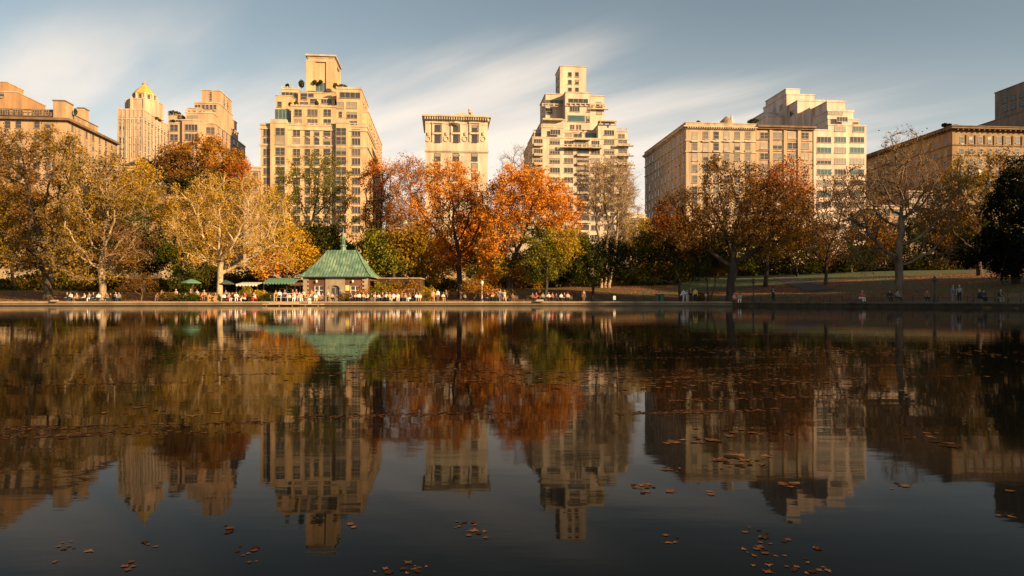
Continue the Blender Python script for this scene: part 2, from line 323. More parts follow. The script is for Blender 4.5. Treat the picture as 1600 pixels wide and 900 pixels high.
class Bld:
    """a building: masses are given by where they stand along the avenue, how far back, and how tall"""
    def __init__(s, name, px, d, wallm, trimm, label, cat='building', group=None):
        s.d0 = d; s.u0, s.Y = bu(px, d)
        s.root = empty(name, (s.u0*cn-(cn*Y0+d)*sn*1.0, s.u0*sn+(cn*Y0+d)*cn, GZ), s98)
        tag(s.root, label, cat, group); s.w = MB(); s.t = MB(); s.wm = wallm; s.tm = trimm; s.wins = []; s.masses = []
    def u(s, px, d): return bu(px, d)[0]-s.u0
    def z(s, px, py, d): return bz(px, py, d)-GZ
    def mass(s, px0, px1, py, d, depth, zb=-1.0, cap=True, capmi=.35):
        """box whose front face spans px0..px1 at distance d behind the street line, top at row py"""
        x0, x1 = s.u(px0, d), s.u(px1, d); zt = s.z((px0+px1)/2, py, d); y0 = d-s.d0
        s.w.box(x0, x1, y0, y0+depth, zb, zt)
        if cap:                                            # parapet coping, proud of the wall
            s.t.box(x0-.18, x1+.18, y0-.18, y0+depth+.18, zt, zt+capmi)
        s.masses.append((x0, x1, y0, y0+depth, zt)); return x0, x1, y0, zt
    def band(s, px0, px1, py, d, h=.5, out=.3, side=0, depth=0):
        x0, x1 = s.u(px0, d), s.u(px1, d); z = s.z((px0+px1)/2, py, d); y0 = d-s.d0
        s.t.box(x0-out, x1+out, y0-out, y0-.004, z-h, z)
        if side > 0: s.t.box(x1+.004, x1+out, y0-.004, y0+depth, z-h, z)
        if side < 0: s.t.box(x0-out, x0-.004, y0-.004, y0+depth, z-h, z)
    def rail(s, px0, px1, py, d, h=1.1, out=.1, mi=0):
        """open balustrade: rail and posts"""
        x0, x1 = s.u(px0, d), s.u(px1, d); z = s.z((px0+px1)/2, py, d); y = d-s.d0-out
        n = max(2, int((x1-x0)/1.5)); q = MB(); q.box(x0, x1, y-.12, y+.12, z+h-.22, z+h); q.box(x0, x1, y-.1, y+.1, z, z+.15)
        for i in range(n+1):
            xx = x0+(x1-x0)*i/n; q.box(xx-.18, xx+.18, y-.16, y+.16, z, z+h+.12)
        q.build('balustrade', s.tm, s.root)
    def win(s, px, py, d, w=1.3, h=1.8, style='sash', k=None, off=0):
        s.wins.append(('f', s.u(px, d), d-s.d0-off, s.z(px, py, d), w, h, style, k))
    def side_win(s, pxcorner, dfront, dd, pyrow, w=1.2, h=1.8, style='sash', sgn=-1, k=None, x=None):
        """window on a side wall; dd metres behind the front corner; row given at the front corner"""
        s.wins.append(('l' if sgn < 0 else 'r', s.u(pxcorner, dfront), dfront-s.d0+dd, s.z(pxcorner, pyrow, dfront), w, h, style, k))
    def finish(s, maxw=100):
        s.w.build('wall', s.wm, s.root)
        if s.t.v: s.t.build('cornice_and_parapets', s.tm, s.root)
        s.wins.sort(key=lambda q: -q[3])
        cache = {}; rest = MB(); rest_g = MB()
        for i, (face, x, y, z, w, h, st, k) in enumerate(s.wins):
            k = rng.choices((0,1,2,4), (6,3,2,3))[0] if k is None else (4 if (k == 0 and w < 5 and rng.random() < .25) else k)
            st = 'ac' if (st == 'sash' and rng.random() < .3) else st
            key = (round(w,2), round(h,2), st)
            rot = {'f':0, 'l':-math.pi/2, 'r':math.pi/2}[face]
            if i < maxw:
                if key not in cache:
                    cache[key] = (win_frame(MB(), w, h, st).mesh('window', m_framed if st == 'dark' else m_frame), {})
                fm, panes = cache[key]
                o = link('window', fm, s.root, (x, y, z), rot)
                if k not in panes: panes[k] = (win_pane(MB(), w, h, st) if k < 4 else MB().box(-w/2, w/2, -.035, .015, -h/2, h*.08, 0).box(-w/2, w/2, -.035, .015, h*.081, h/2, 1)).mesh('pane', [m_glass[0], m_glass[2]] if k == 4 else m_teal if k == 3 else m_glass[k])
                link('pane', panes[k], o)
            else:
                tmp = win_frame(MB(), w, h, st); tg = win_pane(MB(), w, h, st); M = Matrix.Translation((x,y,z))@Matrix.Rotation(rot, 4, 'Z')
                rest.add([M@Vector(v) for v in tmp.v], tmp.f, 0); rest.add([M@Vector(v) for v in tg.v], tg.f, 1)
        if rest.v:
            o = rest.build('window', [m_frame, m_glass[0]], s.root); o['kind'] = 'stuff'
        return s.root
def win_frame(b, w, h, st):
    f = .09; o = .10
    b.box(-w/2-f, w/2+f, -o, .02, h/2, h/2+f); b.box(-w/2-f-.08, w/2+f+.08, -o-.16, .02, -h/2-.16, -h/2)
    b.box(-w/2-f, -w/2, -o, .02, -h/2, h/2); b.box(w/2, w/2+f, -o, .02, -h/2, h/2)
    if st in ('sash', 'dark'): b.box(-w/2, w/2, -o*.8, .0, -.04, .04)
    if st in ('pair', 'triple', 'wide', 'picture'):
        n = {'pair':2, 'triple':3, 'wide':4, 'picture':3}[st]
        for i in range(1, n):
            xx = -w/2+w*i/n; b.box(xx-.06, xx+.06, -o*.8, 0, -h/2, h/2)
    if st == 'pair': b.box(-w/2, w/2, -o*.7, -.01, -.03, .03)
    if st == 'ac':
        b.box(-w/2, w/2, -o*.8, 0, -.04, .04); b.box(-.35, .35, -.4, .0, -h/2-.55, -h/2-.2)
    return b
def win_pane(b, w, h, st): return b.box(-w/2, w/2, -.035, .015, -h/2, h/2)
W_ = wall_mat
m_trim = wall_mat('limestone_trim', (.52,.42,.30), .08); m_trimd = wall_mat('dark_cornice', (.20,.13,.08), .12); m_trimw = wall_mat('white_brick_trim', (.62,.53,.46), .07)
def grid(b, pxs, pys, d, **kw):
    for py in pys:
        for px in pxs: b.win(px, py, d, **kw)

# ---- orange brick block at the left edge
b = Bld('apartment_building', -90, 0, W_('tan_brick', (.45,.30,.17)), m_trimd, 'tan brick block at the far left edge with a dark cornice and pale rooftop penthouse')
b.mass(-90, 104, 184, 0, 31, cap=False); b.band(-90, 104, 183, 0, .7, 1.1, 1, 31)
b.mass(-90, 82, 171, 2.5, 12); b.rail(-90, 80, 180, 1.0, 1.1)
b.mass(83, 101, 158, .6, 4.5); b.mass(104.5, 116, 180, 6, 14, capmi=.2); b.mass(121, 131, 169.5, 15, 3)
grid(b, (8,28,58,76,-14), (175.8,), 2.4, w=2.6, h=1.5, style='wide', k=0)
grid(b, (12,29,58,75,-8), (195,211,227,243,259,275), 0, w=1.5, h=2.0)
for r in (196,212,228,244): 
    for dd in (3,7,11,15,19,23,27): b.side_win(104, 0, dd, r, sgn=1)
b.finish()
b = Bld('apartment_building', -60, 30, W_('orange_brick', (.46,.26,.13)), m_trim, 'plain orange tower top rising behind the roof at the far left edge')
b.mass(-60, 27, 143.5, 30, 16); b.mass(-60, 11, 128, 33, 9); b.win(3, 147, 30, w=1.4, h=1.6)
b.tb = None; b.finish()

# ---- gold roofed tower
b = Bld('gold_roofed_tower', 184, 60, W_('pink_brick', (.56,.36,.24)), m_trim, 'slender brick tower with octagonal crown and gilded pyramid roof')
b.mass(184.5, 224, 172, 60, 24, capmi=.5); b.band(184.5,224,185,60,.4,.25,1,24)
x0, x1 = b.u(184.5,60), b.u(224,60); zc = b.z(205,172,60)
for i in range(7):                                        # piers up the front and the sunny side
    xx = x0+(x1-x0)*i/6; b.t.box(xx-.22, xx+.22, -.28, -.004, 0, zc-.1+ (.9 if i in (0,3,6) else 0))
for i in range(9):
    yy = 24*i/8; b.t.box(x1+.004, x1+.3, yy-.25, yy+.25, 0, zc-.1+(.9 if i%4==0 else 0))
grid(b, (190.5,), (187,198,209,220,231,242), 60, w=1.7, h=2.2)
grid(b, (197.3,204.5,211.3,218), (187,198,209,220,231,242), 60, w=.85, h=2.0)
for r in (187,198,209,220,231,242):
    for dd in (1.5,4.5,7.5,10.5,13.5,16.5,19.5,22.5): b.side_win(224, 60, dd, r, w=.9, sgn=1)
cx, cy = (x0+x1)/2, 12.0
def zz_(py): return Z(py, 270)-GZ
b.w.lathe([(6.3,zc),(6.3,zz_(161.5)),(5.6,zz_(161))], cx, cy, 8, a0=R(22.5))
b.t.lathe([(6.5,zz_(161.5)),(6.5,zz_(160)),(5.0,zz_(160))], cx, cy, 8, a0=R(22.5))
b.w.lathe([(4.1,zz_(159)),(3.9,zz_(150)),(3.7,zz_(149.5))], cx, cy, 8, a0=R(22.5))
for i in range(8):
    a = R(22.5+45*i); b.t.lathe([(.6,zc),(.6,zz_(160)),(.2,zz_(157.5))], cx+6.3*math.cos(a), cy+6.3*math.sin(a), 6)
    b.t.lathe([(.42,zz_(159.5)),(.42,zz_(150)),(.12,zz_(147.5))], cx+4.0*math.cos(a), cy+4.0*math.sin(a), 6)
    a = R(45*i); 
    rot = math.degrees(a)
for i in range(8):
    a = R(45*i); px_ = cx+3.8*math.cos(a); py_ = cy+3.8*math.sin(a)
    o = win_frame(MB(), .9, 2.2, 'sash').build('window', m_frame, b.root, (px_, py_, zz_(155.5)), a+math.pi/2); win_pane(MB(), .9, 2.2, 'sash').build('pane', m_glass[0], o)
m_gold = mat('gilded_roof', (.62,.42,.09), .45, .2, 1.5, metal=.25)
rf = MB().lathe([(4.3,zz_(149.4)),(4.3,zz_(148.4)),(2.7,zz_(141)),(.9,zz_(134)),(.5,zz_(133.5))], cx, cy, 8, a0=R(22.5)).build('roof', m_gold, b.root)
MB().lathe([(.9,zz_(134.5)),(.9,zz_(132)),(1.1,zz_(131.6)),(.5,zz_(130.5)),(.25,zz_(128)),(.05,zz_(124.5))], cx, cy, 8).build('finial', m_trim, rf)
b.finish(90)

# ---- stepped block with a slab tower beside it
b = Bld('apartment_building', 262, 8, W_('salmon_brick', (.54,.34,.21)), m_trim, 'stepped salmon brick block with a plain slab tower on its roof')
b.mass(264, 336, 193, 8, 32); b.mass(263, 284, 180, 14, 12, capmi=.2); b.mass(284.5, 314, 188.5, 7, 14); b.mass(290, 333, 177, 11, 26); b.mass(293, 314, 170, 12, 12)
b.mass(304, 342, 161.5, 15, 14); b.mass(315, 344, 142, 20, 12); b.mass(340, 350, 176, 26, 14); 
b.rail(264, 284, 192, 8.2); b.rail(290, 316, 177, 11.2)
grid(b, (299,), (199.5,214,229), 7, w=3.6, h=1.9, style='wide', k=0); grid(b, (329,), (204,219), 8, w=2.4, h=1.9, style='pair')
grid(b, (297,305), (184.5,), 11, w=1.6, h=1.5, k=2); grid(b, (272,), (200,215), 8, w=2.2, h=2, style='pair', k=0)
for i, py in enumerate((145.5,149,152.5,156)): b.win(329.6, py, 20, w=.5, h=.55, style='plain', k=0)
grid(b, (307,311,318,324,330,336), (167.5,), 15, w=.8, h=1.4, k=0)
for r in (200,214,228,242):
    for dd in (3,7,11,15,19,23,27): b.side_win(336, 8, dd, r, w=1.5, sgn=1)
for r in (150,158,165): 
    for dd in (4,7.5): b.side_win(344, 20, dd, r, w=1.1, sgn=1, k=0)
b.finish()

# ---- the tall tower with the chimney-like top
b = Bld('apartment_tower', 407, 0, W_('cream_orange_brick', (.63,.42,.235)), m_trim, 'tall cream orange apartment tower with roof gardens and a plain square tower on top')
b.mass(407, 573.5, 197, 0, 24); b.mass(455, 526, 167, 1.5, 18); b.mass(431, 456, 150, 6, 20, capmi=.25)
b.mass(440.5, 467, 140, 9, 10); b.mass(526, 564.5, 139.5, 1.5, 19); b.mass(466, 528, 146, 8, 12, capmi=.25); b.mass(480, 523, 155, 4.5, 4)
b.mass(566, 575.5, 176, 5, 46); b.mass(428, 454, 190, 3, 10, capmi=.2)
x0, x1, y0, zt = b.mass(481, 522, 91, 10, 11, capmi=.5)
b.t.box(x0-.5, x1+.5, y0-.5, y0+11.5, zt-1.3, zt-.8); b.t.box(x0-.7, x1+.7, y0-.7, y0+11.7, zt+.5, zt+1.0)
zb = b.z(500,143,10)
for xa in (x0-.45, x1-2.4): b.w.box(xa, xa+2.85, y0-.45, y0-.003, zb, zt-1.31)
for yb in (y0+.5, y0+8.2): b.w.box(x1+.003, x1+.45, yb, yb+2.5, zb, zt-1.31)
for px0,px1 in ((424,449),(526,545)):                       # full height bays
    xa, xb = b.u(px0,0), b.u(px1,0); z1 = b.z(px0,194,0); b.w.box(xa, xb, -1.3, -.003, -.5, z1); b.t.box(xa-.15, xb+.15, -1.45, -.003, z1, z1+1.2)
b.band(407,573.5,202,0,.35,.3,1,24); b.band(407,573.5,226.5,0,.5,.35,1,24); b.band(407,573.5,229.5,0,.25,.2)
for px0, px1 in ((407,423),(449.5,525),(545.5,573)):
    b.rail(px0, px1, 197, .2, .8)
b.rail(526,564,139.5,1.7,.6); b.rail(440.5,466,140,9.2,.8); b.rail(455,525,167,1.7,.5)
rows = [207.5,221.5,238,252.5,268,283,298,313,328,343,358]
for r in rows:
    for px in (417.5,): b.win(px, r, 0, w=2.0, h=2.0, style='triple')
    b.win(439.5, r, 0, w=2.6, h=2.2, style='pair', off=1.3)
    b.win(463.5, r, 0, w=2.0, h=2.0, style='pair')
    b.win(480.5, r, 0, w=1.5, h=2.0); b.win(495, r, 0, w=1.5, h=2.0)
    b.win(511, r, 0, w=2.0, h=2.0, style='ac')
    b.win(534, r, 0, w=2.9, h=2.2, style='pair', off=1.3)
    b.win(556.5, r, 0, w=2.4, h=2.0, style='triple')
for r in (176.3,191.5):
    b.win(466, r, 1.5, w=2.1, h=2.0, style='pair', k=0 if r<180 else 2); b.win(488.5, r, 1.5, w=2.9, h=2.0, style='triple', k=1); b.win(511.5, r, 1.5, w=2.1, h=2.0, style='pair', k=0)
b.win(532, 164.5, 1.5, w=2.0, h=1.9, style='pair'); b.win(550, 164.5, 1.5, w=3.0, h=1.9, style='triple')
b.win(532, 179, 1.5, w=.9, h=1.7); b.win(550, 180, 1.5, w=3.0, h=1.9, style='triple', k=0); b.win(550, 193, 1.5, w=3.0, h=1.6, style='triple')
b.win(547, 149, 1.5, w=6.0, h=1.7, style='wide', k=0); b.win(452, 149, 9, w=4.6, h=1.8, style='wide', k=0)
b.win(437, 163, 6, w=1.2, h=1.6); b.win(441, 183, 3, w=4.2, h=4.6, style='wide', k=3)
b.win(475, 151, 8, w=2.0, h=1.8, k=0); b.win(486, 151.5, 8, w=1.6, h=2, k=0)
b.win(499, 136, 10, w=4.6, h=2.6, style='wide', k=3); b.win(490,158.5,4.5,w=2,h=1.4,k=0); b.win(510,158.5,4.5,w=3,h=1.4,style='wide',k=0); b.win(475,163,1.6,w=2.5,h=1.3,style='pair',k=1)
for r in (187,202,217,232,247,262,277,292):
    for dd in (4,9,14,19,24,29,34,39,44): b.side_win(575.5 if dd > 5 else 575.5, 5, dd-1, r, w=1.4, h=1.9, sgn=1)
for r in (150,163,176,190):
    for dd in (4,9,14): b.side_win(564.5, 1.5, dd, r, w=1.5, h=1.8, sgn=1)
for r in (207.5,221.5,238,252.5,268):
    pass
cx_ = b.u(486,0)
b.finish(100)

# ---- ornate narrow palazzo
b = Bld('ornate_apartment_building', 663, 0, W_('cream_limestone', (.60,.50,.38)), m_trim, 'narrow cream stone apartment house with bracketed cornice and carved window surrounds')
b.mass(664.5, 762, 189, 0, 20, cap=False)
x0, x1 = b.u(664.5,0), b.u(762,0); zt = b.z(713,189,0)
b.t.box(x0-.5, x1+.5, -.5, 20.3, zt, zt+1.0); b.t.box(x0-1.0, x1+1.0, -1.3, 20.3, zt+1.0, zt+1.5)
for i in range(27):
    xx = x0+(x1-x0)*i/26; b.t.box(xx-.16, xx+.16, -1.05, -.503, zt+.15, zt+.99)
b.w.box(x0+.5, x1-.5, .4, 16, zt+1.5, zt+2.0)
xa = b.u(723,0); b.t.add([(xa-4,2,zt+2.0),(xa+4,2,zt+2.0),(xa,2,zt+3.4),(xa-4,6,zt+2.0),(xa+4,6,zt+2.0),(xa,6,zt+3.4)], [(0,1,2),(4,3,5),(0,2,5,3),(1,4,5,2)])
b.t.lathe([(.35,zt+2),(.35,zt+4.2),(.5,zt+4.2),(.4,zt+4.6)], b.u(723,0)+2.2, 3, 8); b.t.box(b.u(738,0)-.4, b.u(738,0)+.4, 2, 2.8, zt+1.9, zt+3.6)
b.band(664.5,762,235,0,.45,.3,); b.band(664.5,762,238,0,.2,.15); b.band(664.5,762,193.5,0,.2,.12)
for px in (683.5,712.5,741.5):
    for r in (200.5, 217): b.win(px, r, 0, w=1.55, h=2.2 if r > 210 else 2.0, style='dark', k=0)
    xx = b.u(px,0); z0 = b.z(px,222,0); z1 = b.z(px,190,0)
    for s in (-1,1):
        b.t.box(xx+s*1.45-.2, xx+s*1.45+.2, -.3, -.004, z0, z1-.6); 
    b.t.box(xx-1.8, xx+1.8, -.45, -.004, z1-.6, z1-.2); b.t.box(xx-1.5, xx+1.5, -.5, -.004, b.z(px,208.7,0)-.3, b.z(px,208.7,0)+.25)
    for r in (245.5,261,277,293,309,325): b.win(px, r, 0, w=1.75, h=2.2, style='dark')
for px in (669,697.5,727,755):
    xx = b.u(px,0); zz1 = b.z(px,217,0)
    b.t.lathe([(.9,0),(.9,.2),(.6,.22),(.55,.05)], 0, 0, 12) if False else None
    n = 12; vs = [(xx+r*math.cos(2*math.pi*i/n), y, zz1+r*math.sin(2*math.pi*i/n)) for r, y in ((.95,-.004),(.95,-.25),(.6,-.25),(.6,-.08)) for i in range(n)]
    b.t.add(vs, [(j*n+i, j*n+(i+1)%n, (j+1)*n+(i+1)%n, (j+1)*n+i) for j in range(3) for i in range(n)])
    b.t.box(xx-.25, xx+.25, -.4, -.003, zz1+1.1, zz1+2.0)
b.t.lathe([(.4,b.z(712,197,0)),(1.5,b.z(712,194,0)),(1.3,b.z(712,191.5,0)),(.3,b.z(712,190,0))], b.u(712.5,0), -.15, 10)
b.finish()

# ---- white terraced tower
m_wt = W_('cream_white_brick', (.62,.50,.38), .09)
b = Bld('terraced_apartment_tower', 826, 0, m_wt, m_trim, 'cream white terraced tower with setback balconies and a square tower with six openings')
b.mass(832, 982, 217, 0, 24); b.mass(846, 880, 200, .8, 20); b.mass(934.5, 962, 196, .8, 20, capmi=.25); b.mass(880, 934, 208, 4, 18)
b.mass(962.5, 980, 206, 2.5, 16, capmi=.25); b.mass(834.5, 846, 208, 2.5, 16)
b.mass(848, 883, 188.5, 6, 16, capmi=.5); b.mass(883.3, 922, 145.5, 6.5, 17); b.mass(922.3, 944, 150.5, 7.5, 14); b.mass(852.5, 883.1, 148, 10.5, 13)
x0, x1, y0, zt = b.mass(875, 916, 104.5, 11.5, 9, capmi=.25)
for px in (890.5,901.5):
    for r in (116.5,128.5,140.5): b.win(px, r, 11.5, w=1.1, h=1.4, style='plain', k=0)
for dd in (2.5,6):
    for r in (116.5,128.5,140.5): b.side_win(875, 11.5, dd, r, w=1.0, h=1.4, style='plain', k=0)
b.win(903.5, 158.3, 6.5, w=6.3, h=1.5, style='wide', k=0); b.win(898, 170.7, 6.5, w=3.1, h=1.5, style='wide', k=0); b.win(920, 171, 6.4, w=.8, h=1.5, k=0)
b.win(900.5, 185.3, 6.5, w=5.4, h=1.9, style='plain', k=3); b.win(919, 186, 6.4, w=.9, h=1.8, k=0)
for px in (892.5,896.5,902.5,907): b.win(px, 199, 6.4, w=.35, h=1.6, style='plain', k=0)
b.win(858, 174, 10.5, w=2.0, h=1.8, k=0); b.win(866, 160, 10.5, w=6, h=1.4, style='wide', k=1); b.win(935.5, 163.5, 7.5, w=1.7, h=1.7, k=0); b.win(936.5, 175, 7.5, w=1.7, h=1.5, k=2)
b.rail(848, 883, 166.5, 8.5, .9); b.rail(922, 945, 166.5, 6.8, .9); b.rail(883.5,922,165.7,6.2,.9); b.band(922,945,170,7.3,.35,1.0)
b.rail(846, 880, 199.5, 1, .9); b.rail(880, 934, 207.5, 4.2, .9); b.rail(934.5, 962, 196, 1, .8); b.rail(962.5, 980, 206, 2.6, 1.1); b.rail(834, 846, 207.5, 2.6, .9)
MB().box(b.u(847,6), b.u(878,6), 4.2, 5.99, b.z(862,189.5,6), b.z(862,188.5,6)+.3).build('canopy', m_trim, b.root); MB().box(b.u(934,1), b.u(961,1), -1.2, .8, b.z(948,192.5,1), b.z(948,191.6,1)+.2).box(b.u(934,1)+.3, b.u(934,1)+.6, -1.1, -.8, b.z(948,196,1), b.z(948,192.5,1)).box(b.u(961,1)-.6, b.u(961,1)-.3, -1.1, -.8, b.z(948,196,1), b.z(948,192.5,1)).build('canopy', m_trim, b.root)
# long balcony with awning
xa, xb = b.u(879,0), b.u(939,0); zb = b.z(909,231,0)
MB().box(xa, xb, -1.8, -.004, zb-.35, zb).build('balcony', m_trim, b.root); b.rail(879, 939, 231, 1.8-3.4, 1.0); MB().box(b.u(898,0), b.u(921,0), -1.4, -.004, b.z(909,220,0), b.z(909,219,0)+.1).build('awning', m_trim, b.root)
b.win(909, 225.5, 0, w=4.2, h=2.2, style='wide', k=0); b.win(889, 225, 0, w=2.8, h=2.0, style='wide', k=0); b.win(930.5, 225, 0, w=2.4, h=2.0, style='wide', k=0)
b.win(924, 212.5, 4, w=4, h=1.7, style='wide', k=3); b.win(903,213,4,w=2.5,h=1.4,style='pair',k=0); b.win(888,212.5,4,w=2.0,h=1.6,style='pair',k=2)
rows = [207.5,221.5,237,251,266,281,296,311,326,341,356,371]
for i, r in enumerate(rows):
    b.win(867, r, .8 if r > 202 and r < 216 else 0, w=3.0, h=1.5, style='wide', off=.8 if r>202 and r<216 else 0)
    if r > 215: b.win(841, r, 0, w=2.6, h=1.6, style='wide')
    if r > 232: b.win(888.5, r, 0, w=2.7, h=1.5, style='triple'); b.win(930.5, r, 0, w=2.7, h=1.5, style='triple')
    b.win(952, r, .8 if r < 216 else 0, w=3.0, h=1.5, style='wide', off=.05)
    if r > 232:
        b.win(911, r, 0, w=3.7, h=2.0, style='plain', k=0); MB().box(b.u(901,0), b.u(921,0), -.9, -.004, b.z(911,r+9,0)+.25, b.z(911,r+9,0)+1.0).build('balcony', m_trim, b.root)
    if r > 215:
        z0 = b.z(973,r+7.5,0); MB().box(b.u(965,0), b.u(983,0)+1.2, -1.5, -.004, z0, z0+.25).build('balcony', m_trim, b.root); b.rail(965, 984, r+6.6, -1.4-0, .75); b.win(973, r, 0, w=2.6, h=1.7, style='pair', k=1)
    if r > 215:
        z0 = b.z(841,r+7.5,0); MB().box(b.u(834,0), b.u(848,0), -1.2, -.004, z0, z0+.8).build('balcony', m_trim, b.root)
b.win(842, 211, 2.5, w=2.2, h=1.6, style='wide', k=3); b.win(971,213.5,2.5,w=2.0,h=1.5,style='pair',k=1)
for r in (224,238,252,266,281):
    for dd in (3,8,13,18): b.side_win(832, 0, dd, r, w=1.5, h=1.6)
for r in (160,174):
    for dd in (3,8): b.side_win(852.5, 10.5, dd, r, w=1.3, h=1.5, k=0)
b.finish(100)

# ---- long corner block
b = Bld('corner_apartment_block', 1072, 0, W_('buff_limestone', (.47,.35,.235)), m_trim, 'broad buff stone corner block with deep shaded side wall and dentil cornice')
x0, x1, y0, zt = b.mass(1072, 1181, 203, 0, 45, cap=False)
b.t.box(x0-.3, x1, -.3, 45, zt, zt+.6); b.t.box(x0-1.0, x1+.2, -1.0, 45.3, zt+.6, zt+1.0); b.w.box(x0-.2, x1, -.2, 44.9, zt+1.0, zt+2.0); b.t.box(x0-.35, x1+.1, -.35, 45, zt+2.0, zt+2.2)
for i in range(30): xx = x0+(x1-x0)*(i+.5)/30; b.t.box(xx-.16, xx+.16, -.85, -.303, zt+.2, zt+.59)
for i in range(44): yy = 45*(i+.5)/44; b.t.box(x0-.85, x0-.303, yy-.18, yy+.18, zt+.2, zt+.59)
for py in (219.5,237): b.band(1072,1181,py,0,.35,.3,-1,45)
for r in (211.5,229.5,246,263,280,297,314,331):
    for px in (1085.5,1102.5,1119,1135.5,1152,1168.5):
        b.win(px, r, 0, w=1.65, h=2.3, style='sash', k=rng.choice((0,1,1,2)))
        if 225 < r < 235: xx = b.u(px,0); z0 = b.z(px,r,0); b.t.box(xx-1.2, xx+1.2, -.5, -.004, z0+1.5, z0+1.8); b.t.box(xx-1.2,xx+1.2,-.6,-.004,z0-1.75,z0-1.45)
    for j in range(12):
        b.side_win(1072, 0, 2.2+j*3.7, r, w=1.25, h=2.2, k=rng.choice((0,0,1,2)))
b.w.box(x0+4, x0+7, 12, 15, zt+2, zt+4.2)
m_tank = mat('tank_wood', (.25,.17,.11), .8)
MB().lathe([(1.9,zt+2.2),(2.2,zt+3.8),(2.1,zt+5.2),(.2,zt+6.9)], b.u(1135,9), 9, 14).build('water_tank', m_tank, b.root)
MB().lathe([(.55,zt+2.2),(.55,zt+5.4),(.08,zt+7.6)], b.u(1141,9), 8, 8).build('rooftop_vent', m_trimw, b.root)
b.finish(100)

# ---- neighbour with dark flat cornice
b = Bld('apartment_building', 1182, 0, W_('tan_limestone', (.50,.345,.215)), m_trimd, 'tan stone building with a dark overhanging cornice joined to the buff corner block')
x0, x1, y0, zt = b.mass(1181.5, 1271, 203, .25, 40, cap=False)
b.t.box(x0+.05, x1+.3, -1.1, 3, zt+.5, zt+1.1); b.t.box(x0+.05, x1+.1, -.6, 3, zt, zt+.5); b.w.box(x0+.1, x1-.1, 3.1, 38, zt+.1, zt+1.2)
b.band(1182,1270.5,219.5,.2,.2,.12); b.band(1182,1270.5,236,.2,.2,.15)
for r in (212,228,244.5,261,277,293,309,325):
    for px, w in ((1194,2.5),(1214.5,3.1),(1238,3.1),(1257.5,2.5)):
        b.win(px, r, .25, w=w, h=2.0, style='pair', k=rng.choice((0,1,2)))
for px in (1204,1226,1248): xx = b.u(px,.25); b.w.box(xx-.5, xx+.5, -.15, .247, 0, zt-.2)
b.finish()

# ---- white stepped building
b = Bld('stepped_white_building', 1272, 0, W_('white_brick', (.68,.52,.42), .06), m_trimw, 'pinkish white brick building stepping up to boxy penthouses, with ribbon windows')
b.mass(1271.3, 1294, 204, 0, 38); b.mass(1294, 1353.5, 196.5, 0, 24); b.mass(1293.5, 1342, 187, 1.2, 22); b.mass(1293, 1333, 174.5, 2.4, 20)
b.mass(1292, 1320.5, 160, 4, 22); b.mass(1266, 1300, 168, 12, 24, cap=False); b.mass(1246, 1292, 158.5, 18, 20); b.mass(1229, 1272.5, 148.5, 24, 18); b.mass(1228, 1249.5, 140, 30, 16)
b.mass(1197, 1226, 182, 26, 16); b.mass(1194, 1212, 176.5, 30, 14); 
for r in (218.5,235,252,269,286,303,320,337,354):
    b.win(1287.5, r, 0, w=4.7, h=1.8, style='wide', k=rng.choice((0,1,3))); b.win(1313, r, 0, w=3.7, h=1.8, style='wide', k=rng.choice((0,1,3))); b.win(1339, r, 0, w=4.7, h=1.8, style='wide', k=rng.choice((0,1,3)))
b.win(1312.5, 188, 1.2, w=3.6, h=1.4, style='wide', k=0, off=1.2); b.win(1312.5, 201.5, 0, w=3.6, h=1.5, style='wide', k=1); b.win(1341.5, 202, 0, w=3.9, h=1.6, style='wide', k=3)
b.win(1305, 176.7, 2.4, w=5.0, h=.9, style='wide', k=1); b.win(1337,192.6,1.2,w=1.8,h=.6,style='plain',k=0)
b.rail(1293, 1333, 174.5, 2.6, .5); b.rail(1246, 1292, 158.5, 18.2, .6); b.rail(1292, 1320, 160, 4.2, .6)
for dd in (4,9,14): b.side_win(1246, 18, dd, 172, w=2.2, h=1.6, k=0); b.side_win(1292, 4, dd, 182, w=2.0, h=1.8, k=0)
for dd in (4,9): b.side_win(1229, 24, dd, 163, w=1.8, h=1.6, k=0)
ro = MB()
for dd in (4,9):                                          # round vents on the dark side of the top box
    b.side_win(1228, 30, dd, 149, w=.9, h=.9, style='plain', k=2)
for r in (212,228,245,262,279):
    for dd in (5,12,19): b.side_win(1353.5, 0, dd, r, sgn=1)
b.finish()

# ---- cornice block at the right edge, dimmer light darkened into its wall colour
b = Bld('cornice_building', 1487, 0, W_('darkened_limestone', (.30,.20,.11)), m_trimd, 'dimmed brown stone block at the right edge with a deep flat cornice and closely set windows')
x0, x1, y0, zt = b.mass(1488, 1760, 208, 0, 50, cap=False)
b.t.box(x0-1.6, x1, -1.8, 50, zt+.5, zt+1.1); b.t.box(x0-.5, x1, -.5, 50, zt, zt+.5); b.t.box(x0-1.9, x1, -2.1, 50.2, zt+1.1, zt+1.4)
for i in range(34): xx = x0+(x1-x0)*(i+.5)/34; b.t.box(xx-.2, xx+.2, -1.5, -.503, zt+.05, zt+.499)
for i in range(34): yy = 50*(i+.5)/34; b.t.box(x0-1.4, x0-.503, yy-.2, yy+.2, zt+.05, zt+.499)
b.band(1488,1760,228.5,0,.35,.35,-1,50); b.band(1488,1760,244,0,.3,.25,-1,50)
for r in (219,237,253,270,287,304,321):
    for j in range(9): b.win(1502.5+j*14.5, r, 0, w=1.3, h=2.1 if r < 225 else 2.0, style='sash', k=0 if r < 260 else None)
    if r < 225:
        for j in range(9): xx = b.u(1509.7+j*14.5,0); b.t.box(xx-.28, xx+.28, -.3, -.004, b.z(1509,228,0), b.z(1509,211,0))
    for j in range(10): b.side_win(1488, 0, 3+j*4.7, r, w=1.3, h=2.0)
b.finish(100)
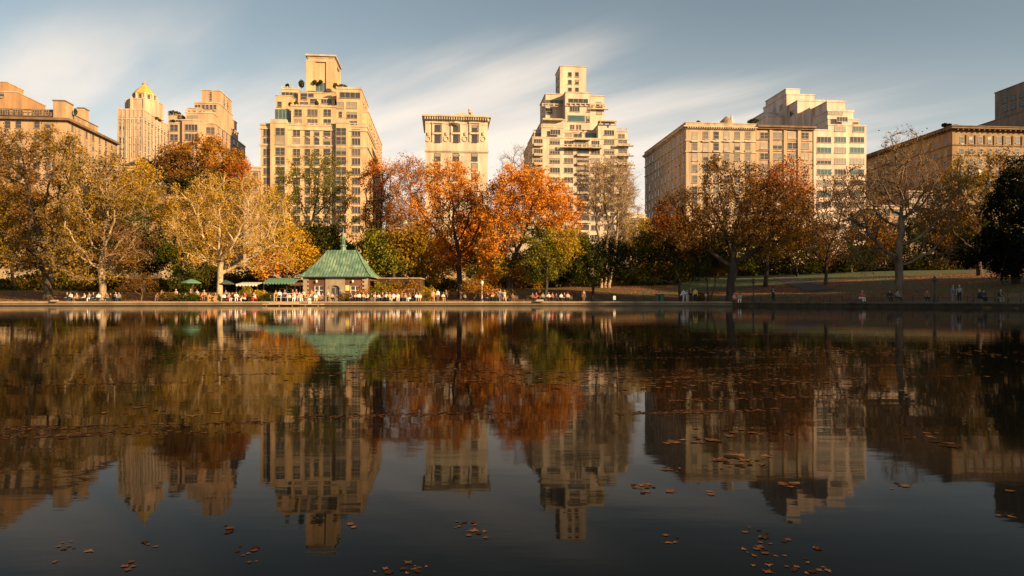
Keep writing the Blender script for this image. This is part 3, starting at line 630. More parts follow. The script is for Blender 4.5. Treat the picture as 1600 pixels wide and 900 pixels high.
b = Bld('apartment_tower', 1600, 22, W_('grey_brown_brick', (.22,.17,.13)), m_trimd, 'tall dull brown building top cut off by the right edge behind the flat cornice')
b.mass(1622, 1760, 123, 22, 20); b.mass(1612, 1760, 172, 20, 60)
for r in (139,153):
    for dd in (3,7,11,15): b.side_win(1622, 22, dd, r, w=2.2, h=1.9, style='dark', k=0)
b.finish()

# ---- low houses filling the gaps, seen between the trees
def townhouse(px0, px1, py, wallm, label, cols, rows, d=0):
    b = Bld('townhouse', px0, d, wallm, m_trim, label, 'townhouse', 'low houses between the towers')
    b.mass(px0+.4, px1-.4, py, d, 16); b.band(px0+.6, px1-.6, py+3, d, .4, .35); b.band(px0+.6,px1-.6,py+24,d,.25,.2)
    for r in rows:
        for i in range(cols): b.win(px0+(px1-px0)*(i+.5)/cols, r, d, w=1.3, h=2.1)
    b.finish()
townhouse(602, 631, 332, W_('townhouse_brick', (.45,.22,.13)), 'red brown townhouse seen through the branches right of the tall tower', 3, (341,356,371))
townhouse(631, 663, 346, W_('townhouse_white', (.70,.62,.5)), 'low white townhouse seen through the branches under the ornate cream house', 3, (356,371))
townhouse(763, 800, 338, W_('townhouse_grey', (.5,.42,.32)), 'grey stone townhouse hidden behind the big orange tree', 3, (350,365))
townhouse(800, 831, 330, W_('townhouse_tan', (.55,.42,.3)), 'tan townhouse against the left flank of the white terraced tower', 3, (342,357))
townhouse(983, 1009, 336, W_('townhouse_cream', (.66,.54,.38)), 'low cream house in the gap right of the white terraced tower', 2, (346,360))
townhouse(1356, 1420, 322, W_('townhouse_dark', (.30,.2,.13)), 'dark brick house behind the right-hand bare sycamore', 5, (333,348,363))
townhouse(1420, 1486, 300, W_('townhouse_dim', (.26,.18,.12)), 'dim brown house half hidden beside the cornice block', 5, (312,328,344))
townhouse(160, 262, 262, W_('townhouse_umber', (.34,.22,.14)), 'umber brick house behind the left-hand trees below the gilded tower', 8, (274,290,306,322))
townhouse(380, 406, 262, W_('townhouse_sand', (.46,.34,.22)), 'sand coloured house at the left foot of the tall cream orange tower', 2, (275,291,307))
# ================================================================== trees
def bark(name, col, col2, scale=1.5):
    return mat(name, col, .9, 0, scale, col2=col2, bump=.5, stretch=(1,1,.35), detail=6)
B_dark = bark('dark_bark', (.030,.020,.013), (.075,.050,.030)); B_brown = bark('brown_bark', (.07,.045,.025), (.14,.09,.05))
B_plane = bark('mottled_plane_bark', (.09,.055,.03), (.48,.35,.20), 1.6); B_pale = bark('pale_plane_bark', (.22,.15,.08), (.62,.46,.28), 1.6); B_shaded = bark('shaded_plane_bark', (.035,.024,.014), (.26,.18,.11), 1.3); B_tan = bark('tan_bark', (.20,.13,.075), (.38,.27,.17)); B_grey = bark('grey_bark', (.12,.09,.06), (.24,.18,.12))  # darkest plane bark has the right bank's shade put into its colour
LV = dict(
 olive = leaf_mat('olive_leaves', [(.05,.040,.004),(.16,.105,.008),(.32,.180,.012),(.38,.155,.013)]),
 gold  = leaf_mat('golden_leaves', [(.20,.115,.012),(.40,.235,.022),(.56,.33,.032),(.48,.22,.024)]),
 yellow= leaf_mat('yellow_leaves', [(.16,.13,.010),(.42,.27,.02),(.58,.34,.03)]),
 ygreen= leaf_mat('yellow_green_leaves', [(.05,.07,.008),(.16,.15,.012),(.34,.25,.02)]),
 orange= leaf_mat('orange_leaves', [(.38,.11,.012),(.62,.21,.018),(.72,.31,.03),(.60,.16,.018)]),
 pink  = leaf_mat('rusty_pink_leaves', [(.28,.10,.03),(.48,.18,.04),(.56,.25,.05)]),
 amber = leaf_mat('amber_leaves', [(.10,.045,.008),(.30,.13,.014),(.44,.20,.018),(.38,.12,.014)]),
 rust  = leaf_mat('rust_leaves', [(.18,.055,.010),(.38,.11,.014),(.50,.15,.02)]),
 brown = leaf_mat('brown_leaves', [(.07,.035,.008),(.17,.08,.015),(.27,.12,.022)]),
 dgreen= leaf_mat('dark_green_leaves', [(.014,.022,.004),(.035,.042,.006),(.085,.07,.009)]),
 green = leaf_mat('green_leaves', [(.028,.042,.005),(.07,.08,.009),(.15,.13,.014)]),
 black = leaf_mat('evergreen_needles', [(.005,.008,.004),(.010,.015,.006),(.016,.022,.008)]),
)
def grow(rng, start, att, step, dk, iters=110):
    pos = [np.array(p, float) for p in start]; par = [-1]+list(range(len(start)-1)); 
    A = att.copy(); nd = np.full(len(A), 1e9); ni = np.zeros(len(A), int)
    def upd(i0):
        nonlocal nd, ni
        for i in range(i0, len(pos)):
            d = np.linalg.norm(A-pos[i], axis=1); m = d < nd; nd[m] = d[m]; ni[m] = i
    upd(0)
    for _ in range(iters):
        if not len(A): break
        keep = nd > dk; A, nd, ni = A[keep], nd[keep], ni[keep]
        if not len(A): break
        i0 = len(pos); P = np.array(pos); vec = A-P[ni]; vec /= np.linalg.norm(vec, axis=1)[:,None]
        acc = np.zeros((i0, 3)); np.add.at(acc, ni, vec); use = np.unique(ni); added = 0
        for i in use:
            v = acc[i]; l = np.linalg.norm(v)
            if l < 1e-6: continue
            v = v/l; 
            if par[i] >= 0:
                pv = P[i]-P[par[i]]; pv /= (np.linalg.norm(pv)+1e-9); v = v*.75+pv*.35
            v = v+rng.normal(0, .16, 3); v /= np.linalg.norm(v); q = P[i]+v*step
            if np.min(np.linalg.norm(P-q, axis=1)) < step*.35: continue
            pos.append(q); par.append(i); added += 1
        if not added: break
        upd(i0)
    return np.array(pos), np.array(par)
def radii(par, r0, rb, e=2.3):
    n = len(par); raw = np.zeros(n); cnt = np.zeros(n, int)
    for i in range(n-1, 0, -1):
        if cnt[i] == 0: raw[i] = 1.0
        raw[par[i]] += raw[i]; cnt[par[i]] += 1
    if cnt[0] == 0: raw[0] = 1
    r = raw**(1/e); r = r0+(rb-r0)*(r-1)/(max(r[0]-1, 1e-3)); return r, cnt
def tubes(a, b, ra, rb, K):
    d = b-a; ln = np.linalg.norm(d, axis=1)[:,None]+1e-9; d = d/ln
    a = a-d*ra[:,None]*.35; b = b+d*rb[:,None]*.35
    ref = np.where(np.abs(d[:,2:3]) > .8, np.array([[1.,0,0]]), np.array([[0,0,1.]]))
    u = np.cross(d, ref); u /= np.linalg.norm(u, axis=1)[:,None]; w = np.cross(d, u); n = len(a)
    ang = 2*np.pi*np.arange(K)/K; cs = np.cos(ang)[None,:,None]; sn_ = np.sin(ang)[None,:,None]
    ring = u[:,None,:]*cs+w[:,None,:]*sn_
    V = np.concatenate([a[:,None,:]+ring*ra[:,None,None], b[:,None,:]+ring*rb[:,None,None]], 1).reshape(-1, 3)
    i = np.arange(K); j = (i+1)%K; base = (np.arange(n)*2*K)[:,None]
    Fq = np.stack([base+i, base+j, base+K+j, base+K+i], -1).reshape(-1, 4); return V, Fq
def leafquads(rng, P, s, droop=.3):
    n = len(P); s = s*rng.uniform(.62, 1.22, n)[:,None]**2
    u = rng.normal(0,1,(n,3)); u[:,2] -= droop; u /= np.linalg.norm(u, axis=1)[:,None]
    w = np.cross(u, rng.normal(0,1,(n,3))); w /= np.linalg.norm(w, axis=1)[:,None]+1e-9
    V = np.stack([P-u*s*.6, P+w*s*.42, P+u*s*.6, P-w*s*.42], 1).reshape(-1, 3)
    return V, np.arange(4*n).reshape(n, 4)
DENS = 2.2
def tree(label, px, Y, rb, crown, leaves, barkm, fork=None, n=380, twigs=3, tl=1.0, leaf=.22, seed=0, name='tree', group=None, step=None,
         base=None, stems=None, depth=.8, spread=.32, cat='tree', clump=None, tipdroop=0.0, r0=.028):
    """crown: list of (px, py, rx, ry, leaf kind, weight) lobes; fork: row where the trunk divides"""
    rng = np.random.default_rng(seed+17); m = Y/F
    x0 = X(px, Y); z0 = terr(x0, Y)-.15 if base is None else base
    ctr = np.array([(X(c[0],Y), Y, Z(c[1],Y)) for c in crown]); rad = np.array([(c[2]*m, max(c[2],c[3])*m*depth, c[3]*m) for c in crown])
    zlow = max(z0+1.2, 0)
    kinds = sorted({c[4] for c in crown}); 
    wt = np.array([r[0]*r[1]*r[2] for r in rad])*np.array([c[5] if len(c) > 5 else 1 for c in crown]); wt = wt/wt.sum()
    w2 = np.array([c[2]*c[3]*(c[5] if len(c) > 5 else 1) for c in crown], float); w2 /= w2.sum()
    def sample(k):
        ix = rng.choice(len(crown), k, p=w2); v = rng.normal(0,1,(k,3)); v /= np.linalg.norm(v, axis=1)[:,None]
        rr = rng.uniform(.15,1,k)**.55; p = ctr[ix]+v*rr[:,None]*rad[ix]*(1+rng.normal(0,.06,k))[:,None]
        p[:,2] = np.maximum(p[:,2], zlow+rng.uniform(0,.6,k)); return p
    A = sample(n)
    fz = Z(fork, Y) if fork else z0+.35*(ctr[:,2].mean()-z0)
    step = step or max(.45, rad[:,0].max()*.075)
    stems = stems or [(px, 0.0)]
    allP, allpar = [], []
    starts = []; k = max(3, int((fz-z0)/step)); lean = rng.normal(0,.12)
    for (sx, ln) in stems:
        xb = X(sx, Y); starts.append([(xb+ln*t_*(fz-z0)+.12*math.sin(t_*3+seed), Y+.1*math.sin(t_*4), z0+(fz-z0)*t_) for t_ in np.linspace(0,1,k+1)])
    if len(starts) == 1: P_, par = grow(rng, starts[0], A, step, step*1.25)
    else:
        P_ = []; par = []; side = np.argmin(np.abs(A[:,0][:,None]-np.array([s[-1][0] for s in starts])[None,:]+rng.normal(0,.8,(len(A),len(starts)))), 1)
        for q, s in enumerate(starts):
            if (side == q).sum() < 5: continue
            p, pr = grow(rng, s, A[side == q], step, step*1.25); off = len(P_); pr = pr.copy(); pr[pr >= 0] += off; P_ += list(p); par += list(pr)
        P_ = np.array(P_); par = np.array(par)
    roots = np.where(par < 0)[0]
    r = np.zeros(len(par)); cnt = np.zeros(len(par), int)
    for a, bnd in zip(roots, list(roots[1:])+[len(par)]):
        pr = par[a:bnd].copy(); pr[pr >= 0] -= a; rr, cc = radii(pr, r0, rb*(1 if len(roots) == 1 else .7)); r[a:bnd] = rr; cnt[a:bnd] = cc
    e = np.where(par >= 0)[0]; thick = r[e] > .09
    VV, FF = [], []; off = 0
    ra = np.minimum(r[par[e]], r[e]*1.35)
    # root flare
    for sel, K in ((thick, 8), (~thick, 4)):
        if sel.any():
            V, Q = tubes(P_[par[e[sel]]], P_[e[sel]], ra[sel], r[e[sel]], K); VV.append(V); FF.append(Q+off); off += len(V)
    for a in roots:
        p = P_[a]; rr = r[a]; V, Q = tubes(np.array([p+[0,0,-.3]]), np.array([p+[0,0,.9]]), np.array([rr*1.55]), np.array([rr*.98]), 10); VV.append(V); FF.append(Q+off); off += len(V)
    # fine twigs at the outer wood
    small = np.where((r < r0+(rb-r0)*.16) & (cnt <= 1))[0]
    src = np.repeat(small, twigs); v = rng.normal(0,1,(len(src),3)); v /= np.linalg.norm(v, axis=1)[:,None]
    pd = P_[src]-P_[np.maximum(par[src],0)]; pd /= np.linalg.norm(pd, axis=1)[:,None]+1e-9
    v = v*.75+pd*.9+np.array([0,0,.12-tipdroop]); v /= np.linalg.norm(v, axis=1)[:,None]
    ln = tl*rng.uniform(.5,1.3,len(src)); T = P_[src]+v*ln[:,None]
    V, Q = tubes(P_[src], T, np.full(len(src), .022), np.full(len(src), .010), 3); VV.append(V); FF.append(Q+off); off += len(V)
    tm = np_mesh('trunk', np.concatenate(VV), np.concatenate(FF), barkm)
    root = empty(name, (0,0,0)); base_pt = (x0, Y, z0); root.location = base_pt
    tag(root, label, cat, group); o = link('trunk', tm, root); o.location = (-x0, -Y, -z0)
    # leaves round the twigs
    if leaves:
        leaves = int(leaves*DENS); ix = rng.integers(0, len(src), leaves); tt = rng.uniform(.15, 1.1, leaves)
        cl = rng.uniform(0,1,len(src))**1.0; ix = ix[rng.uniform(0,1,leaves) < (.12+.88*cl[ix])]; leaves = len(ix); tt = tt[:leaves]
        Lp = P_[src[ix]]+v[ix]*(ln[ix]*tt)[:,None]+rng.normal(0, spread, (leaves,3))
        V, Q = leafquads(rng, Lp, leaf)
        dd = (((Lp[:,None,:]-ctr[None])/rad[None])**2).sum(2)*rng.uniform(.75,1.25,(leaves,len(crown))); ki = np.array([kinds.index(c[4]) for c in crown])[dd.argmin(1)]
        cm = np_mesh('crown', V, Q, [LV[k] for k in kinds], ki); o = link('crown', cm, root); o.location = (-x0, -Y, -z0)
    return root
L_ = tree
G1 = 'trees along the far shore'
# far left
L_('big dark trunked tree at the far left with dull olive brown leaves', 74, 103, .62, [(60,300,75,95,'brown'),(10,330,45,90,'olive'),(50,335,40,26,'amber',1.2),(85,235,45,38,'olive'),(25,395,50,40,'olive'),(20,245,40,40,'olive'),(70,400,60,34,'brown',.9)], 21000, B_dark, fork=395, n=480, seed=1, tl=1.1, twigs=4)
L_('tall plane tree with forked mottled trunk and thin olive yellow leaves', 160, 96.5, .48, [(140,330,60,80,'olive'),(200,300,55,60,'olive',.9),(190,380,60,45,'brown'),(110,395,50,28,'olive',.6),(225,345,34,40,'green',.7),(150,265,50,30,'olive'),(150,425,60,20,'olive',.7)], 16000, B_plane, fork=418, n=620, seed=2, tl=1.0, twigs=4)
L_('dark round crowned tree with rusty top standing behind the pale plane tree', 322, 150, .5, [(300,262,65,42,'brown'),(330,245,62,32,'amber',.8),(375,275,35,30,'rust',.5),(265,275,35,40,'dgreen',1.2),(320,300,60,45,'dgreen')], 26000, B_dark, n=420, seed=3, leaf=.30, spread=.5)
L_('pale limbed plane tree with fan shaped golden crown left of the boathouse', 344, 96, .42, [(362,346,97,76,'gold',1.4),(415,395,52,42,'gold',1.0),(308,398,44,26,'gold',.6),(362,300,66,32,'gold',1.0),(300,350,44,50,'gold',.6)], 30000, B_pale, fork=418, n=1000, seed=4, tl=.9, twigs=4, leaf=.14, spread=.26, r0=.040, step=.8)
L_('airy olive green tree spreading in front of the tall tower', 478, 135, .42, [(470,300,48,48,'ygreen'),(520,290,42,45,'ygreen'),(440,330,40,50,'ygreen'),(495,255,38,20,'ygreen',.7),(470,370,40,30,'green'),(545,330,34,44,'yellow',.8),(520,375,44,26,'yellow',.6)], 17000, B_dark, fork=385, n=360, seed=5, leaf=.22, tl=1.2)
L_('slim dark branched tree with rusty top just right of the tall tower', 590, 128, .35, [(592,285,30,36,'rust'),(590,345,34,50,'brown'),(575,385,30,30,'ygreen',.6),(600,268,24,20,'orange',.6)], 10500, B_dark, fork=390, n=240, seed=6)
L_('thin pinkish tree with bare grey twigs between tower and cream house', 640, 124, .33, [(640,290,38,42,'pink'),(635,345,42,50,'pink'),(650,385,40,28,'yellow',.6),(650,262,38,18,'pink',.8)], 11000, B_grey, fork=395, n=330, seed=7, twigs=5, tl=1.2)
L_('orange tree with dark trunk standing below the ornate cream house', 718, 108, .42, [(700,300,52,42,'orange'),(735,335,42,50,'rust'),(690,355,45,48,'orange',.9),(725,400,50,30,'rust',.8),(705,268,44,20,'orange',.9),(670,330,34,50,'orange',.7),(745,390,30,34,'orange',.8),(690,415,36,22,'amber',.7)], 24000, B_dark, fork=405, n=420, seed=8, leaf=.2)
L_('largest bright orange tree with greenish lower right side', 797, 101, .48, [(820,300,62,42,'orange',1.3),(865,335,48,42,'orange',1.2),(780,350,38,58,'orange'),(850,380,44,42,'ygreen',.9),(800,405,45,30,'yellow',.8),(785,396,38,32,'orange',1.2),(885,385,26,35,'yellow',.5),(815,428,34,18,'amber',.8),(762,425,24,18,'orange',.5)], 38000, B_dark, fork=420, n=620, seed=9, leaf=.21, twigs=4)
L_('leafless twiggy tree top rising behind the bright orange tree', 806, 150, .3, [(806,255,26,32,'pink',1),(806,320,40,40,'pink')], 250, B_grey, fork=380, n=260, seed=10, twigs=4, tl=1.5)
L_('small yellow green tree under the right edge of the orange tree', 853, 97, .22, [(855,405,36,36,'ygreen'),(880,385,28,30,'yellow'),(845,430,26,16,'green')], 10000, B_dark, fork=440, n=240, seed=11, leaf=.18)
L_('tall bare vase shaped tree in front of the white terraced tower', 945, 122, .36, [(950,300,48,52,'yellow',1),(975,330,28,50,'yellow',.7),(925,300,28,50,'brown',.6),(955,270,36,26,'brown',.8)], 2600, B_tan, fork=395, n=520, seed=12, twigs=6, tl=1.4, r0=.036, stems=[(940,-.05),(946,.02),(952,.10)], leaf=.2)
L_('low yellow tree filling the gap right of the bare tree', 985, 130, .25, [(1000,375,32,34,'yellow'),(965,395,34,30,'ygreen')], 11000, B_dark, n=220, seed=13, leaf=.24)
L_('small dark green tree leaning over the bank beside the bare tree', 925, 100, .2, [(925,415,44,30,'green'),(950,405,34,28,'dgreen')], 11000, B_dark, fork=440, n=260, seed=14, leaf=.19, stems=[(925,.1)])
L_('low spreading dark green tree left of the great oak', 1063, 96, .2, [(1040,405,50,30,'dgreen'),(1085,400,42,32,'green'),(1020,385,34,26,'green'),(1000,425,30,20,'dgreen')], 16000, B_dark, fork=440, n=340, seed=15, leaf=.18)
L_('little multi-stemmed tree with thin olive crown on the leafy slope', 1110, 98, .13, [(1108,410,34,30,'olive'),(1090,425,26,18,'green',.6)], 4200, B_brown, fork=448, n=180, seed=16, leaf=.16, stems=[(1108,-.15),(1112,.2)], twigs=4)
L_('great dark oak with thick trunk, brown to the left and rusty red at upper right', 1143, 93, .60, [(1080,345,66,58,'brown',1.1),(1150,330,72,74,'brown',1.0),(1215,330,52,62,'brown',1.1),(1228,292,44,38,'rust',1.6),(1205,370,62,40,'amber',.9),(1140,270,52,28,'brown',.6),(1075,375,60,34,'brown',.8),(1060,345,48,44,'rust',.5)], 34000, B_dark, fork=418, n=820, seed=17, leaf=.19, twigs=4, tl=1.0)
L_('second dark trunked orange brown tree just behind the great oak', 1197, 112, .34, [(1205,325,56,62,'rust',1.2),(1240,340,40,50,'brown'),(1190,385,46,34,'green')], 9000, B_dark, fork=405, n=330, seed=18, leaf=.22)
L_('thin brown tree with sparse leaves in front of the stepped white building', 1290, 108, .24, [(1305,330,48,62,'brown'),(1290,375,44,44,'brown'),(1330,300,36,38,'olive',.6)], 5200, B_dark, fork=410, n=380, seed=19, twigs=4, leaf=.18)
L_('wide bare plane tree with pale sunlit limbs near the right end of the shore', 1405, 79, .44, [(1405,290,70,52,'brown',1),(1345,330,55,50,'brown',.8),(1470,320,62,50,'olive',.9),(1405,235,45,32,'olive',.5),(1500,285,45,34,'olive',.6),(1360,395,60,28,'brown',.4),(1460,390,50,30,'brown',.4),(1345,290,40,34,'brown',.6)], 6500, B_shaded, fork=395, n=560, seed=20, twigs=4, tl=.9, leaf=.15, spread=.24, r0=.033)
L_('dull olive brown tree behind the pale plane tree at right', 1530, 105, .4, [(1520,300,56,60,'olive'),(1565,280,44,46,'brown'),(1480,330,50,60,'brown'),(1560,350,50,50,'dgreen')], 15000, B_dark, n=420, seed=21, leaf=.22)
L_('black green evergreen drooping over the right edge of the slope', 1588, 88, .45, [(1590,345,44,90,'black'),(1570,400,56,42,'black'),(1620,300,50,60,'black')], 30000, B_dark, n=380, seed=22, leaf=.22, name='evergreen_tree', cat='evergreen')
L_('small russet sapling left of the terrace hedge', 222, 93.5, .06, [(222,442,26,13,'brown'),(205,448,16,10,'brown')], 1700, B_brown, fork=458, n=90, seed=23, leaf=.13, step=.35, tl=.5, name='sapling', cat='sapling')
L_('low orange leaved sapling beside the white lamp post', 742, 94.5, .06, [(742,450,20,12,'amber'),(765,455,13,8,'orange',.5)], 1500, B_brown, fork=462, n=80, seed=24, leaf=.13, step=.35, tl=.5, name='sapling', cat='sapling')
# trees farther up the bank, behind the shore row
back = [
 ('dense olive tree behind the dark trunk at the far left', 20, 126, [(15,380,60,50,'dgreen'),(30,330,50,45,'olive')], 14000),
 ('dark green tree behind the forked plane tree', 125, 130, [(120,400,56,36,'dgreen'),(130,350,50,45,'brown')], 14000),
 ('deep green tree between the two plane trees', 225, 124, [(225,400,50,38,'dgreen'),(240,345,44,50,'olive'),(215,290,38,38,'gold')], 16000),
 ('bushy olive tree low behind the pale plane tree', 300, 122, [(290,405,50,34,'green'),(320,370,42,40,'olive')], 12000),
 ('orange brown tree between pale plane tree and boathouse roof', 445, 118, [(445,385,42,34,'gold'),(430,415,44,24,'orange'),(470,405,30,28,'gold')], 13000),
 ('dark green tree directly behind the boathouse spire', 500, 122, [(500,375,34,28,'dgreen'),(525,400,40,28,'green')], 9000),
 ('yellow green tree spilling over the right slope of the boathouse roof', 615, 106, [(605,405,38,22,'ygreen'),(640,388,34,28,'olive'),(590,380,24,22,'ygreen')], 8000),
 ('dark amber tree behind the low terrace wall', 660, 118, [(660,420,44,24,'gold'),(690,400,38,26,'orange')], 10000),
 ('green tree low between the orange trees', 755, 124, [(752,410,38,34,'ygreen'),(740,370,34,40,'orange')], 9000),
 ('dense green tree low behind the bright orange tree', 870, 124, [(870,420,56,30,'dgreen'),(905,395,36,30,'green')], 13000),
 ('amber tree under the corner of the buff block', 1012, 136, [(1015,395,44,34,'gold'),(1050,370,38,36,'brown')], 12000),
 ('dull green tree far behind the great oak', 1120, 138, [(1110,400,52,36,'dgreen'),(1160,390,50,40,'green')], 13000),
 ('brown green tree behind the second dark trunk', 1245, 136, [(1240,395,50,36,'dgreen'),(1275,380,40,36,'brown')], 12000),
 ('dark tree at the top of the asphalt path', 1330, 140, [(1325,400,50,28,'dgreen'),(1360,370,46,40,'brown')], 12000),
 ('shaded tree up the slope behind the pale sycamore', 1430, 142, [(1425,385,56,40,'dgreen'),(1470,365,46,44,'brown')], 14000),
 ('darkest tree at the top of the lawn near the right edge', 1540, 138, [(1540,385,60,38,'black'),(1510,370,40,40,'dgreen')], 16000),
]
for i, (lab, px, Y, cr, nl) in enumerate(back):
    L_(lab, px, Y, .26, cr, nl, B_dark, n=200, seed=40+i, leaf=.30, spread=.5, tl=1.2, group='trees up the bank behind the shore row')
# trees beyond the frame that shade the right shore and the bank
for i, (x, y, h) in enumerate([(73,63,24),(72,50,23),(80,40,25),(84,57,26),(92,72,24),(94,47,25),(104,52,25),(100,34,25),(112,48,26)]):
    Y = y; m_ = Y/F; px = 800+x/m_; k = h*.34/m_
    L_('tall shade tree on the south bank of the pond', px, Y, .5, [(px, HY-(h*.6-CZ)/m_, k, h*.38/m_, 'brown')], 9000, B_dark, n=150, seed=90+i, leaf=.62, spread=.9, twigs=3, tl=1.6, group='shade trees on the south bank', depth=1.0)
# undergrowth
def scatter(name, label, cat, n, box, size, cols, seed, hfun, kind='stuff'):
    rng = np.random.default_rng(seed); px = rng.uniform(box[0], box[1], n); Y = rng.uniform(box[2], box[3], n); x = (px-800)/F*Y
    pts = np.column_stack([x, Y]); z = terr_np(pts)+hfun(rng, x, Y, n); V, Q = leafquads(rng, np.column_stack([x, Y, z]), size)
    return tag(link(name, np_mesh(name, V, Q, cols, rng.integers(0, len(cols), n))), label, cat, kind=kind)
def under(rng, x, y, n):
    h = 2.2+1.6*np.sin(x*.21+y*.1)+1.2*np.sin(x*.53+2); return np.maximum(h, .6)*rng.uniform(0,1,n)**.8
scatter('undergrowth', 'dark tangled shrubs and undergrowth along the foot of the bank', 'undergrowth', 90000, (-60,1080,124,140), .34, [LV['dgreen'],LV['dgreen'],LV['green'],LV['brown']], 3, under)
scatter('undergrowth', 'shadowy bushes along the top of the slope at right', 'undergrowth', 60000, (1000,1700,150,168), .42, [LV['dgreen'],LV['dgreen'],LV['brown']], 4, lambda r,x,y,n: 1.3*under(r,x,y,n))
scatter('fallen_leaves', 'carpet of fallen rust and tan leaves on the bank', 'fallen leaves', 52000, (-80,1700,80,124), .11, [LV['amber'],LV['brown'],LV['rust']], 5, lambda r,x,y,n: .03+.03*r.uniform(0,1,n))
# ================================================================== boathouse
SH = 93.0                                                # a little behind the coping
zp = PAVE+.005
m_brick = wall_mat('boathouse_brick', (.17,.075,.045), .18); m_quoin = wall_mat('quoin_stone', (.40,.31,.21), .12)
def copper():
    m, nt, b = new_mat('verdigris_copper'); b.inputs['Roughness'].default_value = .55; n, l = nt.nodes, nt.links
    tc = n.new('ShaderNodeTexCoord'); w = n.new('ShaderNodeTexNoise'); w.inputs['Scale'].default_value = .7; w.inputs['Detail'].default_value = 7; l.new(tc.outputs['Object'], w.inputs['Vector'])
    cr = n.new('ShaderNodeValToRGB'); l.new(w.outputs[0], cr.inputs[0]); e = cr.color_ramp.elements
    e[0].position = .3; e[0].color = (.07,.145,.095,1); e[1].position = .72; e[1].color = (.27,.37,.23,1); q = e.new(.5); q.color = (.15,.255,.165,1)
    mp = n.new('ShaderNodeMapping'); mp.inputs['Scale'].default_value = (3.5,.8,.5); l.new(tc.outputs['Object'], mp.inputs[0]); w2 = n.new('ShaderNodeTexNoise'); w2.inputs['Scale'].default_value = 1.2; w2.inputs['Detail'].default_value = 5; l.new(mp.outputs[0], w2.inputs['Vector'])
    mr = n.new('ShaderNodeMapRange'); l.new(w2.outputs[0], mr.inputs['Value']); mr.inputs['From Min'].default_value = .35; mr.inputs['From Max'].default_value = .65; mr.inputs['To Min'].default_value = .6; mr.inputs['To Max'].default_value = 1.25
    mx = n.new('ShaderNodeMix'); mx.data_type = 'RGBA'; mx.blend_type = 'MULTIPLY'; mx.inputs[0].default_value = 1; l.new(cr.outputs[0], mx.inputs[6]); l.new(mr.outputs[0], mx.inputs[7]); l.new(mx.outputs[2], b.inputs['Base Color']); return m
m_cop = copper(); m_copd = mat('dark_verdigris', (.05,.10,.075), .6, .3, 3)
Yb = 98.0; bx = X(524.5, Yb); hw = 55.5*Yb/F
bh = empty('boathouse', (bx, Yb, zp)); tag(bh, 'small brick boathouse cafe with green copper roof and spire by the water', 'boathouse')
ze = Z(431.5, Yb)-zp; hd = 4.2; wi = hw-.55
mb = MB()
zt = ze-.25
def wallseg(x0, x1, z0=0, z1=None): mb.box(x0, x1, 0.0, .35, z0, z1 or zt)
# front wall with a door opening and two window openings
wallseg(-wi, -3.05); wallseg(-3.05, -1.75, 0, .85); wallseg(-3.05, -1.75, 2.35); wallseg(-1.75, -1.45)
wallseg(1.45-2.9+.0, -.62+.0) if False else None
wallseg(1.35, 2.1); wallseg(2.1, 3.5, 0, .85); wallseg(2.1, 3.5, 2.35); wallseg(3.5, wi)
mb.box(-wi, -wi+.35, .353, hd*2, 0, zt); mb.box(wi-.35, wi, .353, hd*2, 0, zt); mb.box(-wi+.353, wi-.353, hd*2-.35, hd*2, 0, zt)
mb.build('wall', m_brick, bh)
q = MB()
q.box(-1.45, -.68, -.12, .35, 0, zt); q.box(.58, 1.35, -.12, .35, 0, zt); q.box(-.677, .577, -.12, .35, 2.45, zt)
q.box(-wi-.08, -wi+.42, -.1, -.003, 0, zt); q.box(wi-.42, wi+.08, -.1, -.003, 0, zt)
for i in range(6):
    for s in (-1, 1): q.box(s*(wi-.3)-.42, s*(wi-.3)+.42, -.13, -.102, .05+i*.6, .32+i*.6)
q.box(-wi-.05, wi+.05, -.14, -.004, zt, zt+.18)
n = 10; vs = [];                                           # stone arch over the door
for i in range(n+1):
    a = math.pi*i/n
    for r in (.62, .95): vs.append((-.05+r*math.cos(a), -.2, 2.0+r*.62*math.sin(a)))
for i in range(n+1):
    a = math.pi*i/n
    for r in (.62, .95): vs.append((-.05+r*math.cos(a), -.122, 2.0+r*.62*math.sin(a)))
k = 2*(n+1); q.add(vs, [(2*i,2*i+1,2*i+3,2*i+2) for i in range(n)]+[(2*i+1,k+2*i+1,k+2*i+3,2*i+3) for i in range(n)])
q.build('stone_trim', m_quoin, bh)
m_door = mat('grey_painted_door', (.20,.17,.14), .6); m_white = mat('white_paint', (.72,.66,.58), .5, .08, 3); m_dark = mat('near_black_paint', (.015,.012,.01), .8)  # last one is plain near-black for handle, posts, poles, bases and lids
d = MB().box(-.67, -.06, .10, .16, 0, 2.4).box(-.04, .57, .10, .16, 0, 2.4).build('door', m_door, bh)
MB().box(-.55,-.15,.07,.099,1.1,2.0).box(.07,.45,.07,.099,1.1,2.0).build('pane', m_glass[0], d); MB().box(-.13,-.09,.03,.099,.95,1.1).build('handle', m_dark, d)
for x0, x1 in ((-3.05,-1.75),(2.1,3.5)):
    f = MB(); f.box(x0, x1, .1, .2, .85, .93).box(x0, x1, .1, .2, 2.27, 2.35).box(x0, x0+.08, .1, .2, .93, 2.27).box(x1-.08, x1, .1, .2, .93, 2.27)
    xm = (x0+x1)/2; f.box(xm-.05, xm+.05, .11, .19, .93, 2.27); f.box(x0+.08, xm-.05, .12, .18, 1.65, 1.72); f.box(xm+.05, x1-.08, .12, .18, 1.65, 1.72)
    o = f.build('window', m_white, bh); MB().box(x0+.08, x1-.08, .14, .155, .93, 2.27).build('pane', m_glass[0], o)
for s in (-1, 1):
    lo = MB().lathe([(.05,2.75),(.13,2.8),(.16,3.05),(.05,3.15)], s*2.6-.1, -.22, 8); lo.box(s*2.6-.12, s*2.6-.08, -.22, -.004, 2.95, 2.99); lo.build('wall_lantern', m_white, bh)
